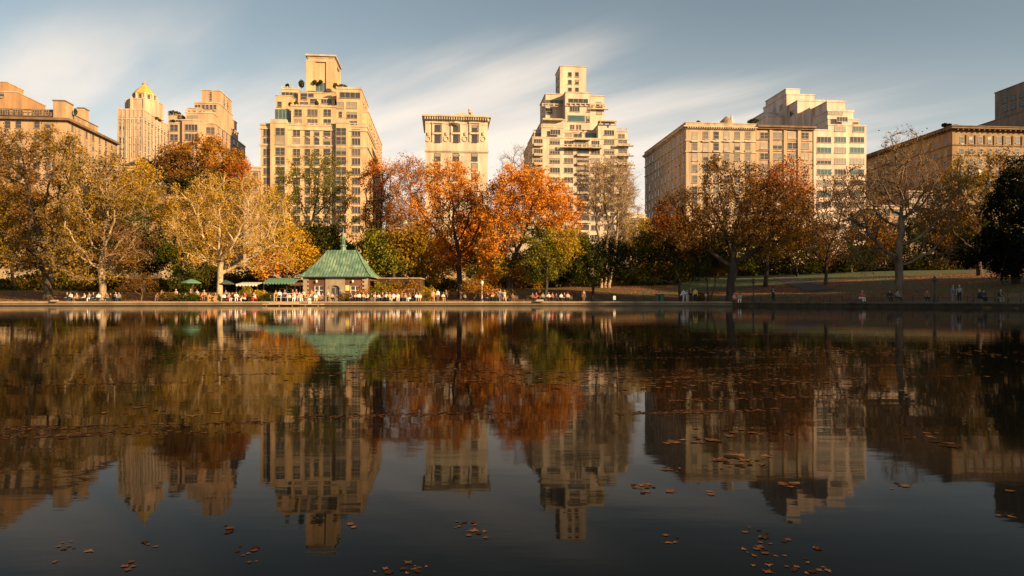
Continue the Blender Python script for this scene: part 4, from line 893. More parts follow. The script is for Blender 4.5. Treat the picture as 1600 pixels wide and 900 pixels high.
# hipped roof, concave towards the eaves, with raised seams
ny = 8; prof = []                                          # (half width, half depth, z)
zr = Z(391, Yb+hd)-zp; rw, rd = 22.5*Yb/F*1.02, .35
for i in range(ny+1):
    t_ = i/ny; zc_ = ze+(zr-ze)*(t_**1.22); prof.append((hw+(rw-hw)*t_, (hd+.6)+(rd-hd-.6)*t_, zc_))
V = []; 
for a, c, z in prof: V += [(-a, hd-c, z), (a, hd-c, z), (a, hd+c, z), (-a, hd+c, z)]
r = MB().add(V, [(4*i+j, 4*i+(j+1)%4, 4*i+4+(j+1)%4, 4*i+4+j) for i in range(ny) for j in range(4)]+[(4*ny,4*ny+1,4*ny+2,4*ny+3)])
r.box(-hw, hw, hd-(hd+.6), hd+hd+.6, ze-.14, ze-.002)
roof = r.build('roof', m_cop, bh)
MB().box(-hw-.08, hw+.08, -.74, -.62, ze-.16, ze-.03).build('gutter', m_copd, roof)
sm = MB()
for i in range(25):
    fx = -1+2*i/24
    for j in range(ny):
        a0, c0, z0 = prof[j]; a1, c1, z1 = prof[j+1]; xx = fx*hw
        if abs(xx) > a0-.02: continue
        tt = 1.0 if abs(xx) <= a1 else (a0-abs(xx))/(a0-a1)
        p0 = Vector((xx, hd-c0, z0)); p1 = p0.lerp(Vector((xx, hd-c1, z1)), tt); sm.tube(p0, p1, .035, n=4, cap=False)
for j in range(ny):
    for sx_ in (-1, 1):
        a0, c0, z0 = prof[j]; a1, c1, z1 = prof[j+1]; sm.tube((sx_*a0, hd-c0, z0+.02), (sx_*a1, hd-c1, z1+.02), .07, n=5, cap=False)
sm.build('seam', m_copd, roof)['kind'] = 'stuff'
sp = MB()
def zs(py): return Z(py, Yb+hd)-zp
pxs = X(536.5, Yb+hd)-bx
sp.lathe([(.50,zs(395)),(.36,zs(386)),(.50,zs(385.5)),(.56,zs(384)),(.48,zs(383)),(.28,zs(382.5)),(.28,zs(374)),(.42,zs(373.5)),(.46,zs(372)),(.24,zs(370)),(.12,zs(365)),(.04,zs(358)),(.012,zs(354))], pxs, hd, 8)
spo = sp.build('spire', m_cop, bh)
lv = MB()
for i in range(8):
    a = R(22.5+45*i); cx_, cy_ = pxs+.30*math.cos(a), hd+.30*math.sin(a); lv.tube((cx_, cy_, zs(382)), (cx_, cy_, zs(374.4)), .05, n=4)
lv.build('louvre', m_copd, spo)
m_sign = mat('yellow_notice', (.72,.58,.18), .6, .1, 8); m_red = mat('red_cloth', (.55,.05,.03), .7)
b_ = MB().box(-.28,.28,-.04,0,-.38,.38).build('notice_board', m_sign, None, (bx+1.72, Yb-.14, zp+2.0)); tag(b_, 'yellow notice fixed to the brick wall right of the boathouse door', 'notice')
# terrace wall to the right with pale cap
tw = empty('terrace_wall', (X(620,Yb+1), Yb+1, zp)); tag(tw, 'low dark brick terrace wall with a pale cap line right of the boathouse', 'wall')
w0, w1 = X(589.5,Yb+1)-X(620,Yb+1), X(652,Yb+1)-X(620,Yb+1); zw = Z(435.5,Yb+1)-zp
MB().box(w0, w1, 0, .4, 0, zw).box(w1-.003-.4+.4, w1+.4, 0, 5, 0, zw).build('wall', wall_mat('dim_brick', (.07,.04,.028), .2), tw); MB().box(w0-.1, w1+.5, -.1, 5.1, zw, zw+.16).build('cap', m_quoin, tw)
fw = MB(); fw.box(1.0,2.6,-.08,-.003,1.0,1.08).box(1.0,2.6,-.08,-.003,1.85,1.93).box(1.0,1.08,-.08,-.003,1.08,1.85).box(1.76,1.84,-.08,-.003,1.08,1.85).box(2.52,2.6,-.08,-.003,1.08,1.85)
fo = fw.build('window', m_white, tw); MB().box(1.08,2.52,-.03,-.003,1.08,1.85).build('pane', m_glass[0], fo)
# green awning left of the boathouse
def frame_awning(px0, px1, py0, py1, Y, canvas, label, name, cat, sag=.0):
    xa, xb = X(px0,Y), X(px1,Y); xc = (xa+xb)/2; o = empty(name, (xc, Y, zp)); tag(o, label, cat); h = (xb-xa)/2; z1, z0 = Z(py0,Y+1.2)-zp, Z(py1,Y-1.2)-zp
    c = MB(); c.add([(-h,-1.3,z0),(h,-1.3,z0),(h,1.2,z1),(-h,1.2,z1),(-h,-1.3,z0-.05),(h,-1.3,z0-.05),(h,1.2,z1-.05),(-h,1.2,z1-.05)], [(0,1,2,3),(7,6,5,4),(0,4,5,1),(1,5,6,2),(2,6,7,3),(3,7,4,0)])
    nq = int(h*2/.4)
    for i in range(nq):
        x_ = -h+2*h*i/nq; c.add([(x_+.02,-1.31,z0-.052),(x_+2*h/nq-.02,-1.31,z0-.052),(x_+2*h/nq-.06,-1.31,z0-.24),(x_+h/nq,-1.31,z0-.30),(x_+.06,-1.31,z0-.24)], [(0,1,2,3,4)])
    c.build('canvas', canvas, o)
    for sx_ in (-1, 1):
        for yy, zz in ((-1.2,z0),(1.1,z1)): MB().tube((sx_*(h-.08), yy, 0), (sx_*(h-.08), yy, zz-.052), .045, n=6).build('post', m_dark, o)
    return o
m_canvas = mat('green_canvas', (.10,.22,.14), .8, .15, 2); m_cwhite = mat('white_canvas', (.62,.58,.50), .8, .06, 2)
frame_awning(416, 466, 434.5, 441, 97, m_canvas, 'green canvas awning attached to the left of the boathouse', 'awning', 'awning')
frame_awning(374, 408, 441, 444, 95.5, m_cwhite, 'white canvas canopy over the tables left of the green awning', 'canopy', 'canopy')
def parasol(px, Y, py, r, canvas, label):
    x = X(px, Y); o = empty('parasol', (x, Y, zp)); tag(o, label, 'parasol', 'parasols over the terrace tables'); z = Z(py, Y)-zp
    MB().lathe([(r,z-.12),(r,z-.02),(r*.55,z+.28),(.06,z+.5)], 0, 0, 8).build('canopy', canvas, o); MB().tube((0,0,0),(0,0,z+.6),.03, n=6).build('pole', m_dark, o); MB().lathe([(.28,0),(.28,.1),(.06,.14)],0,0,10).build('base', m_dark, o)
parasol(299, 94.5, 441.5, 1.35, m_canvas, 'faded green parasol standing alone left of the pale plane tree trunk')
parasol(352, 96.8, 443, 1.3, mat('dark_canvas', (.05,.07,.06), .8), 'dark parasol just right of the pale plane tree trunk')
# stage at the water's edge
m_deck = mat('weathered_deck', (.36,.26,.16), .85, .25, 2, stretch=(.3,4,1))
Yd = 88.6; xa, xb = X(414,Yd), X(504,Yd); dk = empty('landing_stage', ((xa+xb)/2, Yd, 0)); tag(dk, 'low pale landing stage jutting over the water in front of the boathouse', 'landing stage'); h = (xb-xa)/2
MB().box(-h, h, -.9, .9, .16, .30).box(-h+.6, h-3.2, -.3, 1.2, .303, .50).build('deck', m_deck, dk)
for i in range(5): MB().tube((-h+.4+i*(2*h-.8)/4, -.6, -.8), (-h+.4+i*(2*h-.8)/4, -.6, .159), .09, n=8).build('post', m_deck, dk)
# white railing on the terrace edge
rl = empty('railing', (X(449,89.8), 89.9, .585)); tag(rl, 'thin white railing around the landing stage steps', 'railing')
h2 = X(470,89.8)-X(449,89.8)
for i in range(5): MB().tube((-h2+i*h2/2, 0, 0), (-h2+i*h2/2, 0, 1.05), .03, n=6).build('post', m_white, rl)
MB().tube((-h2,0,1.05),(h2,0,1.05),.025,n=6).build('top_rail', m_white, rl); MB().tube((-h2,0,.55),(h2,0,.55),.02,n=6).build('middle_rail', m_white, rl)
# stone block on the coping
bk = MB().box(-.52,.52,-.30,.42,0,.22).box(-.45,.45,-.24,.36,.22,.27).build('stone_block', m_stone, None, (X(843.5,90.0), 90.05, .585)); tag(bk, 'pale stone block set on the coping below the orange tree', 'stone block')
bk = MB().box(-.42,.42,-.2,.3,0,.17).box(-.36,.36,-.15,.25,.17,.21).build('stone_block', m_stone, None, (X(84.5,88.4), 88.45, .585)); tag(bk, 'small pale stone block on the coping at the far left', 'stone block')
# lamp posts
m_iron = mat('black_iron', (.012,.012,.012), .5); m_globe = mat('milky_globe', (.70,.62,.50), .35, .03, 2); m_pgrey = mat('pale_painted_iron', (.38,.33,.27), .6)
m_globed = mat('dim_lantern_glass', (.05,.045,.035), .3)
def lamp(px, Y, pytop, m, label):
    x = X(px, Y); zb_ = terr(x, Y); H = Z(pytop, Y)-zb_; o = empty('lamp_post', (x, Y, zb_)); tag(o, label, 'lamp post', 'park lamp posts')
    MB().lathe([(.22,0),(.22,.18),(.14,.3),(.12,.8),(.07,.9),(.055,H-.75),(.09,H-.7),(.05,H-.6)],0,0,8).build('post', m, o)
    MB().lathe([(.09,H-.6),(.2,H-.42),(.22,H-.25),(.15,H-.1)],0,0,8).build('lantern', m_globed if m is m_iron else m_globe, o); MB().lathe([(.2,H-.1),(.12,H-.02),(.02,H+.1)],0,0,8).build('finial', m, o)
    return o
lamp(753, 93.5, 438.5, m_pgrey, 'pale lamp post beside the low orange sapling'); lamp(1177, 84, 436, m_iron, 'dark lamp post just right of the great oak trunk')
lamp(1460.5, 71.5, 432.5, m_iron, 'black lamp post in the shade right of the bare plane tree'); lamp(448, 99, 409, m_iron, 'lamp post rising behind the green awning')
# bins
def bin_(px, Y, m, label, hh=1.0):
    x = X(px, Y); o = empty('litter_bin', (x, Y, terr(x,Y))); tag(o, label, 'litter bin', 'litter bins by the slope')
    MB().lathe([(.27,0),(.31,hh*.9),(.33,hh*.9),(.33,hh*.95)],0,0,12).build('barrel', m, o); MB().lathe([(.335,hh*.951),(.28,hh*1.06),(.10,hh*1.1)],0,0,12).build('lid', m_dark, o)
bin_(1034.5, 92, mat('green_plastic', (.02,.12,.06), .5), 'green litter bin on the promenade below the dark green tree'); bin_(1027.5, 92.6, mat('grey_plastic', (.10,.10,.09), .5), 'grey litter bin left of the green one')
# low signs by the path
def signpost(px, Y, pytop, w, hgt, m, label):
    x = X(px,Y); z = terr(x,Y); H = Z(pytop,Y)-z; o = empty('park_sign', (x,Y,z)); tag(o, label, 'sign')
    MB().tube((0,0,0),(0,0,H-.05),.03,n=6).build('post', m_iron, o); MB().box(-w/2,w/2,-.06,-.035,H-hgt,H).build('panel', m, o)
signpost(960, 92.5, 462.3, .34, .55, m_white, 'small white sign standing on the shaded lawn edge'); signpost(1006, 94, 453.5, .3, .5, mat('tan_panel', (.42,.30,.16), .6), 'tan sign on a thin post at the foot of the slope')
# low hoop fence along the right shore
def fence(pts, label):
    o = empty('hoop_fence', (pts[0][0], pts[0][1], terr(*pts[0]))); tag(o, label, 'fence'); b0 = Vector(o.location); P_ = [Vector((x,y,terr(x,y)))-b0 for x,y in pts]
    posts = []; rails = MB(); L = 0
    for a, b in zip(P_, P_[1:]):
        for z in (.28,.52): rails.tube(a+Vector((0,0,z)), b+Vector((0,0,z)), .022, n=5)
    rails.build('rail', m_iron, o)
    cnt = 0
    pm = MB().tube((0,0,0),(0,0,.62),.035,n=6).lathe([(.05,.62),(.05,.68),(.01,.72)],0,0,6).mesh('post', m_iron)
    for a, b in zip(P_, P_[1:]):
        n_ = max(1, int((b-a).length/1.6))
        for i in range(n_):
            if cnt < 98: link('post', pm, o, a.lerp(b, i/n_)); cnt += 1
rp = [tuple(p) for p in offset(8.2)]; rp = [p for p in rp if p[0] > 29 and 50 < p[1] < 96]; rp.sort(key=lambda p: -p[1])
fence(rp, 'low black hoop fence following the curve of the right shore')
lp_ = [tuple(p) for p in offset(8.2)]; lp_ = sorted([p for p in lp_ if -4 < p[0] <= 29 and p[1] > 90], key=lambda p: p[0]); fence(lp_, 'low black hoop fence below the central slope')
# shrubs and planters
def shrub(px, Y, py0, rx, ry, kinds, n, label, leaf=.12, group=None, cat='shrub'):
    x = X(px,Y); z = terr(x,Y); rng = np.random.default_rng(int(px*7)); m_ = Y/F
    o = empty('shrub', (x,Y,z)); tag(o, label, cat, group); h = Z(py0-ry,Y)-z; w = rx*m_
    v = rng.normal(0,1,(n,3)); v /= np.linalg.norm(v,axis=1)[:,None]; v *= (rng.uniform(.3,1,n)**.4)[:,None]; v *= (1+.18*np.sin(v[:,0]*7+v[:,2]*5))[:,None]
    P_ = v*[w,w*.8,h*.5]+[0,0,h*.52]; P_[:,2] = np.maximum(P_[:,2], .05); V, Q = leafquads(rng, P_, leaf); link('foliage', np_mesh('foliage', V, Q, [LV[k] for k in kinds], rng.integers(0,len(kinds),n)), o)
    s = MB()
    for i in range(9):
        a = rng.uniform(0,6.28); s.tube((0,0,0),(w*.5*math.cos(a),w*.5*math.sin(a),h*rng.uniform(.5,.9)),.025,.01,n=4)
    s.build('stem', B_brown, o)
S_ = shrub
S_(595, 94.5, 452, 18, 12, ['ygreen','yellow'], 2600, 'tall yellow green shrub at the right corner of the boathouse')
S_(668, 94, 458, 13, 10, ['yellow'], 2000, 'round bright yellow shrub on the terrace')
S_(405, 93.5, 461, 12, 8, ['yellow','gold'], 1500, 'yellow planter shrub left of the landing stage'); S_(385, 93.8, 458, 10, 10, ['ygreen','yellow'], 1500, 'yellow green shrub among the tables near the plane tree')
S_(295, 93, 464, 20, 7, ['dgreen','green'], 2200, 'dark clipped shrub along the terrace near the parasol'); S_(262, 93.2, 463, 14, 7, ['brown','dgreen'], 1400, 'brownish low shrub at the left end of the terrace')
S_(283, 98, 440, 18, 22, ['green','dgreen'], 3600, 'tall green shrub behind the faded green parasol', leaf=.16); S_(420, 92.8, 464, 12, 6, ['green','dgreen'], 1300, 'dark low shrub beside the landing stage railing')
S_(540, 93.2, 464, 14, 6, ['green','brown'], 1300, 'dull green planting in front of the boathouse door'); S_(565, 94, 458, 14, 8, ['orange','brown'], 1400, 'coppery grass clump under the boathouse window')
S_(620, 94, 459, 16, 7, ['rust','gold'], 1600, 'russet grass clump before the terrace wall'); S_(618, 98.2, 452, 16, 14, ['olive','brown'], 2600, 'tall loose shrub screening the dark terrace wall'); S_(646, 98.5, 450, 14, 15, ['amber','olive'], 2400, 'tall rusty shrub at the far end of the terrace wall'); S_(640, 94.4, 458, 10, 7, ['brown','rust'], 1100, 'dry brown grass clump before the terrace wall end')
S_(790, 98, 458, 16, 8, ['brown','dgreen'], 1500, 'dim brown shrub under the bright orange tree'); S_(1500, 84, 455, 0.1, 0.1, ['brown'], 4, 'tuft') if False else None
S_(185, 93.5, 465, 10, 5, ['brown','green'], 800, 'little brown shrub right of the forked plane tree'); S_(1095, 94.5, 462, 14, 6, ['dgreen'], 1300, 'small dark shrub at the foot of the little multi-stemmed tree')
# roof garden plants on the tall tower
def roofplant(px, py, d, h_px, w_px, kind, label, tall=False):
    u_, Yp = bu(px, d); p = Vector((X(px,Yp), Yp, Z(py,Yp))); rng = np.random.default_rng(int(px)); m_ = Yp/F
    o = empty('roof_plant', p); tag(o, label, 'roof plant', 'plants on the roof terraces'); n = 420; h, w = h_px*m_, w_px*m_
    v = rng.normal(0,1,(n,3)); v /= np.linalg.norm(v,axis=1)[:,None]; P_ = v*(rng.uniform(.3,1,n)**.5)[:,None]*[w/2,w/2,h/2]+[0,0,h*.55]; P_[:,2] = np.maximum(P_[:,2],.1)
    V, Q = leafquads(rng, P_, .34); link('foliage', np_mesh('foliage', V, Q, LV[kind]), o); MB().tube((0,0,-.2),(0,0,h*.7),.07,n=5).build('stem', B_dark, o)
for a in [(449,139,11,8,6,'dgreen','small dark conifer at the left corner of the tall tower terrace'),(471,138,9.5,13,9,'dgreen','dark roof tree left of the plain square tower'),(492,131.5,9,6,6,'green','left potted tree on the ledge of the plain square tower'),(501,131,9,6,6,'green','right potted tree on the ledge of the plain square tower'),
          (524,139,7,9,8,'ygreen','yellow green roof shrub right of the plain square tower'),(535,139.5,3,7,16,'green','long green roof hedge on the right terrace of the tall tower'),(463,167,2.5,9,7,'ygreen','yellow roof shrub on the middle terrace of the tall tower'),(495,167,2.5,9,6,'green','green roof shrub on the middle terrace of the tall tower'),(453,166,3,6,5,'brown','brown roof shrub at the left of the middle terrace'),
          (273,180,14.5,6,20,'dgreen','dark clipped hedge on the left roof of the salmon block'),(272,193,8.6,5,14,'dgreen','second hedge lower on the salmon block roof'),(1091,194,3,5,6,'dgreen','tiny roof shrub on the corner of the buff block'),(1177,193,5,7,18,'dgreen','dark bushes where the buff block meets its neighbour'),(1476,199.5,1,7,9,'black','black bushy plant on the cornice block roof'),(1483,198.5,2,5,8,'black','smaller black plant close beside the black bush on the cornice block'),(1492,200,6,5,10,'brown','brown plant beside the black bush on the cornice block'),
          (118,180,4,10,5,'green','green climber in the penthouse notch of the tan block'),(166,222,26,7,5,'dgreen','small dark conifer on the low end of the tan block')]:
    roofplant(*a)
# ================================================================== people
def skin_mesh(name, joints, edges, root, m, sub=1):
    keys = list(joints); me = bpy.data.meshes.new(name); me.from_pydata([joints[k][0] for k in keys], [(keys.index(a), keys.index(b)) for a, b in edges], [])
    o = bpy.data.objects.new(name, me); C.objects.link(o); o.modifiers.new('s', 'SKIN').use_smooth_shade = True
    for i, k in enumerate(keys):
        r = joints[k][1]; r = (r, r) if not isinstance(r, tuple) else r; me.skin_vertices[0].data[i].radius = r; me.skin_vertices[0].data[i].use_root = (k == root)
    if sub: o.modifiers.new('d', 'SUBSURF').levels = sub
    dg = bpy.context.evaluated_depsgraph_get(); out = bpy.data.meshes.new_from_object(o.evaluated_get(dg)); out.name = name
    bpy.data.objects.remove(o); bpy.data.meshes.remove(me); out.materials.clear(); out.materials.append(m)
    out.polygons.foreach_set('use_smooth', [True]*len(out.polygons)); return out
def V3(*a): return np.array(a, float)
def pose(kind):
    J = {}
    if kind in ('stand', 'walk', 'fold'):
        J.update(pel=V3(0,0,.95), wai=V3(0,0,1.10), che=V3(0,-.01,1.28), nec=V3(0,0,1.46), hd0=V3(0,-.015,1.54), hd1=V3(0,-.02,1.63), hd2=V3(0,-.01,1.71))
        for s, t in ((-1,'l'), (1,'r')):
            st = .18*s if kind == 'walk' else .02*s
            J['hip'+t] = V3(.09*s,0,.92); J['kne'+t] = V3(.10*s,-.03-st*.8,.50); J['ank'+t] = V3(.10*s,st*(-1.3) if kind=='walk' else .02,.09+(.05 if (kind=='walk' and s<0) else 0)); J['toe'+t] = J['ank'+t]+V3(.02*s,-.17,-.05)
            J['sho'+t] = V3(.175*s,.01,1.40); J['elb'+t] = V3(.235*s,.05+st*.8,1.13); J['wri'+t] = V3(.25*s,-.06+st*1.5,.90)
            if kind == 'fold': J['elb'+t] = V3(.24*s,-.02,1.14); J['wri'+t] = V3(.04*s,-.22,1.17+.03*s)
    else:
        ln = {'sit':0, 'lean':-.16, 'side':.04}[kind]
        J.update(pel=V3(0,0,.53), wai=V3(0,ln*.3,.68), che=V3(0,ln*.8,.86), nec=V3(0,ln*1.1,1.03), hd0=V3(0,ln*1.2-.02,1.11), hd1=V3(0,ln*1.3-.03,1.20), hd2=V3(0,ln*1.3-.02,1.28))
        for s, t in ((-1,'l'), (1,'r')):
            J['hip'+t] = V3(.09*s,-.02,.52); J['kne'+t] = V3(.13*s,-.44,.54); J['ank'+t] = V3(.13*s,-.46,.09); J['toe'+t] = V3(.15*s,-.63,.045)
            if kind == 'side' and s > 0: J['kne'+t] = V3(.02,-.42,.60); J['ank'+t] = V3(-.16,-.62,.34); J['toe'+t] = V3(-.20,-.78,.30)
            J['sho'+t] = V3(.175*s,ln,.97); J['elb'+t] = V3(.24*s,ln*.7-.04,.71); J['wri'+t] = V3(.14*s,-.30,.64)
            if kind == 'lean': J['wri'+t] = V3(.06*s,-.42,.74)
    return J
def person_parts(kind):
    J = pose(kind); body = {k: [tuple(v), .05] for k, v in J.items()}
    R_ = dict(pel=.12, wai=.115, che=.13, nec=.05, hd0=.072, hd1=.085, hd2=.06)
    for t in 'lr': R_.update({'hip'+t:.085,'kne'+t:.055,'ank'+t:.038,'toe'+t:.032,'sho'+t:.055,'elb'+t:.040,'wri'+t:.028})
    for k in body: body[k][1] = R_[k]
    E = [('pel','wai'),('wai','che'),('che','nec'),('nec','hd0'),('hd0','hd1'),('hd1','hd2')]
    for t in 'lr': E += [('pel','hip'+t),('hip'+t,'kne'+t),('kne'+t,'ank'+t),('ank'+t,'toe'+t),('che','sho'+t),('sho'+t,'elb'+t),('elb'+t,'wri'+t)]
    hv = J['hd1']; body['nose'] = [tuple(hv+V3(0,-.105,-.01)), .014]; E.append(('hd1','nose'))
    for s, t in ((-1,'l'),(1,'r')):
        d = J['wri'+t]-J['elb'+t]; d /= np.linalg.norm(d); sd_ = np.cross(d, V3(0,1,0)); sd_ /= np.linalg.norm(sd_)+1e-9
        body['pal'+t] = [tuple(J['wri'+t]+d*.07), (.030,.018)]; E.append(('wri'+t,'pal'+t))
        for f in range(4):
            a = J['wri'+t]+d*.115+sd_*(f-1.5)*.021; b = a+d*(.055,.065,.060,.045)[f]+V3(0,-.014,-.006); body['fa%d'%f+t] = [tuple(a), .0095]; body['fb%d'%f+t] = [tuple(b), .0075]; E += [('pal'+t,'fa%d'%f+t),('fa%d'%f+t,'fb%d'%f+t)]
        body['th'+t] = [tuple(J['wri'+t]+d*.06+sd_*-.05*s+V3(0,-.02,0)), .010]; E.append(('pal'+t,'th'+t))
    parts = {'body': skin_mesh('person', {k: tuple(v) for k, v in body.items()}, E, 'pel', M_skin)}
    top = {k: (tuple(J[k]), r) for k, r in [('pel',(.155,.135)),('wai',(.145,.125)),('che',(.165,.14)),('nec',.065)]}
    for t in 'lr': top.update({'sho'+t:(tuple(J['sho'+t]),.078),'elb'+t:(tuple(J['elb'+t]),.060),'wri'+t:(tuple(J['wri'+t]),.046)})
    Et = [('pel','wai'),('wai','che'),('che','nec')]+[e for t in 'lr' for e in (('che','sho'+t),('sho'+t,'elb'+t),('elb'+t,'wri'+t))]
    parts['jacket'] = skin_mesh('jacket', top, Et, 'wai', M_skin)
    tr = {'pel': (tuple(J['pel']-V3(0,0,.03)), .135)}
    for t in 'lr': tr.update({'hip'+t:(tuple(J['hip'+t]),.105),'kne'+t:(tuple(J['kne'+t]),.075),'ank'+t:(tuple(J['ank'+t]),.055)})
    parts['trousers'] = skin_mesh('trousers', tr, [('pel','hipl'),('pel','hipr'),('hipl','knel'),('knel','ankl'),('hipr','kner'),('kner','ankr')], 'pel', M_skin)
    for t in 'lr':
        a, b = Vector(J['ank'+t])+Vector((0,.05,-.03)), Vector(J['toe'+t]); b.z -= .005
        mb = MB(); mb.tube(a, b, .052, .040, n=8); parts['shoe'+t] = mb.mesh('shoe', M_skin, True)
    h = Vector(J['hd1']); mb = MB(); n = 10; rings = []
    for i in range(6):
        ph = math.pi*.5*i/5; rings.append((.108*math.cos(ph), .108*math.sin(ph)*1.05))
    vs = [(h.x+r*math.cos(2*math.pi*k/n)*.92, h.y+.022+r*math.sin(2*math.pi*k/n), h.z+.03+z) for r, z in rings for k in range(n)]
    mb.add(vs, [(j*n+k, j*n+(k+1)%n, (j+1)*n+(k+1)%n, (j+1)*n+k) for j in range(5) for k in range(n)])
    nb = [(h.x+.10*math.cos(math.pi*k/6)*.92, h.y+.03+.09*math.sin(math.pi*k/6), h.z+dz) for dz in (.05,-.09) for k in range(7)]
    mb.add(nb, [(k,k+1,8+k,7+k) for k in range(6)]); parts['hair'] = mb.mesh('hair', M_skin, True)
    e = MB()
    for s in (-1,1): e.box(h.x+s*.035-.012, h.x+s*.035+.012, h.y-.090, h.y-.078, h.z+.012, h.z+.028)
    e.box(h.x-.022, h.x+.022, h.y-.088, h.y-.076, h.z-.052, h.z-.044); parts['face'] = e.mesh('face', M_skin)
    return parts
def pm_(n, c, r=.8): return mat(n, c, r, .12, 9)
M_skin = pm_('skin', (.45,.27,.18), .6)
CL = dict(white=pm_('white_cloth',(.72,.66,.60)), cream=pm_('cream_cloth',(.62,.50,.36)), tan=pm_('tan_cloth',(.45,.28,.15)), red=pm_('red_cloth',(.55,.05,.035)), orange=pm_('orange_cloth',(.65,.25,.05)),
 yellow=pm_('yellow_cloth',(.75,.48,.05)), purple=pm_('purple_cloth',(.18,.12,.20)), pink=pm_('pink_cloth',(.62,.32,.25)), grey=pm_('grey_cloth',(.20,.18,.17)), black=pm_('black_cloth',(.015,.014,.015)), navy=pm_('navy_cloth',(.025,.03,.06)), brown=pm_('brown_cloth',(.16,.09,.05)), green=pm_('green_cloth',(.08,.12,.05)), blue=pm_('pale_blue_cloth',(.38,.42,.50)))
HAIR = [pm_('dark_hair',(.02,.013,.01)), pm_('brown_hair',(.08,.045,.02)), pm_('fair_hair',(.35,.22,.09)), pm_('grey_hair',(.35,.32,.29))]
TPL = {k: person_parts(k) for k in ('stand','walk','fold','sit','lean','side')}
prng = random.Random(11)
seen_c = {}
def recol(me, m):
    k = (me.name, m.name)
    if k not in seen_c: c = me.copy(); c.materials.clear(); c.materials.append(m); seen_c[k] = c
    return seen_c[k]
def person(px, Y, kind, top, legs, label, rz=0, z=None, group=None, sc_=1.0, hair=None):
    lim = (.25, .45) if z is not None and z > .3 else (1.0, 99)
    if z is None or z > .3:
        for _ in range(80):
            q = sdist((X(px,Y), Y))[0]
            if q < lim[0]: Y += .15
            elif q > lim[1]: Y -= .15
            else: break
    T = TPL[kind]; x = X(px, Y); z = terr(x, Y) if z is None else z
    o = link('person', T['body'], None, (x, Y, z), rz); o.scale = (sc_,)*3; tag(o, label, 'person', group)
    link('jacket', recol(T['jacket'], CL[top]), o); link('trousers', recol(T['trousers'], CL[legs]), o); link('shoe', recol(T['shoel'], CL['black']), o); link('shoe', recol(T['shoer'], CL['black']), o)
    link('hair', recol(T['hair'], hair or prng.choice(HAIR)), o); link('face', recol(T['face'], HAIR[0]), o); return o
# furniture
m_wood = mat('bench_wood', (.16,.10,.05), .8, .2, 4, stretch=(.4,3,3)); m_tablem = mat('table_top', (.50,.44,.36), .5)
def mk_bench(w=2.2):
    o = empty('park_bench'); s = MB(); b = MB()
    for i in range(4): s.box(-w/2, w/2, -.22+i*.12, -.12+i*.12, .42, .46)
    for i in range(3): b.box(-w/2, w/2, .26+i*.03, .29+i*.03, .52+i*.13, .62+i*.13)
    s.build('seat', m_wood, o); b.build('backrest', m_wood, o)
    lg = MB().box(-.03,.03,-.2,-.14,0,.42).box(-.03,.03,.2,.27,0,.5).box(-.03,.03,.27,.31,.5,.9).box(-.03,.03,-.2,.26,.36,.42).mesh('leg', m_iron)
    for xx in (-w/2+.1, 0, w/2-.1): link('leg', lg, o, (xx,0,0))
    return o
def mk_chair():
    o = empty('cafe_chair'); MB().box(-.21,.21,-.21,.21,.43,.46).build('seat', m_wood, o); MB().box(-.21,.21,.2,.23,.62,.86).build('backrest', m_wood, o)
    lg = MB().tube((0,0,0),(0,0,.43),.016,n=5).mesh('leg', m_iron)
    for a in (-.18,.18):
        for b in (-.18,.18): link('leg', lg, o, (a,b,0))
    fr = MB().tube((-.2,.215,.46),(-.2,.215,.62),.016,n=5).tube((.2,.215,.46),(.2,.215,.62),.016,n=5); fr.build('back_frame', m_iron, o); return o
def mk_table():
    o = empty('cafe_table'); MB().lathe([(.40,.72),(.42,.73),(.42,.75),(.40,.755)],0,0,14).build('tabletop', m_tablem, o); MB().tube((0,0,.04),(0,0,.72),.03,n=6).build('pole', m_iron, o); MB().lathe([(.26,0),(.24,.03),(.05,.05)],0,0,12).build('base', m_iron, o); return o
protos = dict(bench=mk_bench(), chair=mk_chair(), table=mk_table()); used = {}
def furn(kind, px, Y, label, cat, group, rz=0):
    o = protos[kind] if kind not in used else copy_tree(protos[kind]); used[kind] = 1
    x = X(px, Y); o.location = (x, Y, terr(x, Y)+.006); o.rotation_euler = (0,0,rz); tag(o, label, cat, group); return o
def face_cam(px, Y): return 0
# benches: (px, Y, label)
for px, Y, lab in [(112,92.8,'wooden bench first from the left on the far shore'),(138,92.8,'wooden bench second from the left, beside the forked plane tree'),(176,92.8,'wooden bench just right of the forked plane tree trunk'),
   (556,93.0,'bench before the boathouse, nearest the door'),(582,93.0,'bench in front of the tall yellow green shrub'),(610,93.0,'bench before the russet grass clump'),(636,93.0,'bench before the end of the terrace wall'),(655,93.0,'bench left of the round yellow shrub'),
   (772,93.3,'bench with few people right of the white lamp post'),(797,93.3,'bench below the trunk of the bright orange tree'),(835,93.3,'bench behind the pale stone block'),(860,93.3,'bench under the small yellow green tree'),(882,93.3,'last bench of the centre row, under dark branches'),
   (1345,75,'bench in shade left of the bare plane tree'),(1395,71,'bench at the foot of the bare plane tree'),(1540,66.5,'bench toward the right end of the dark shore'),(1575,64.5,'rightmost bench on the dark shore')]:
    furn('bench', px, Y, lab, 'bench', 'benches along the shore promenade', {True:-.5, False:0}[px > 1300])
ORD = ['first','second','third','fourth','fifth','sixth','seventh','eighth','ninth','tenth','eleventh','twelfth']
cnt = {}
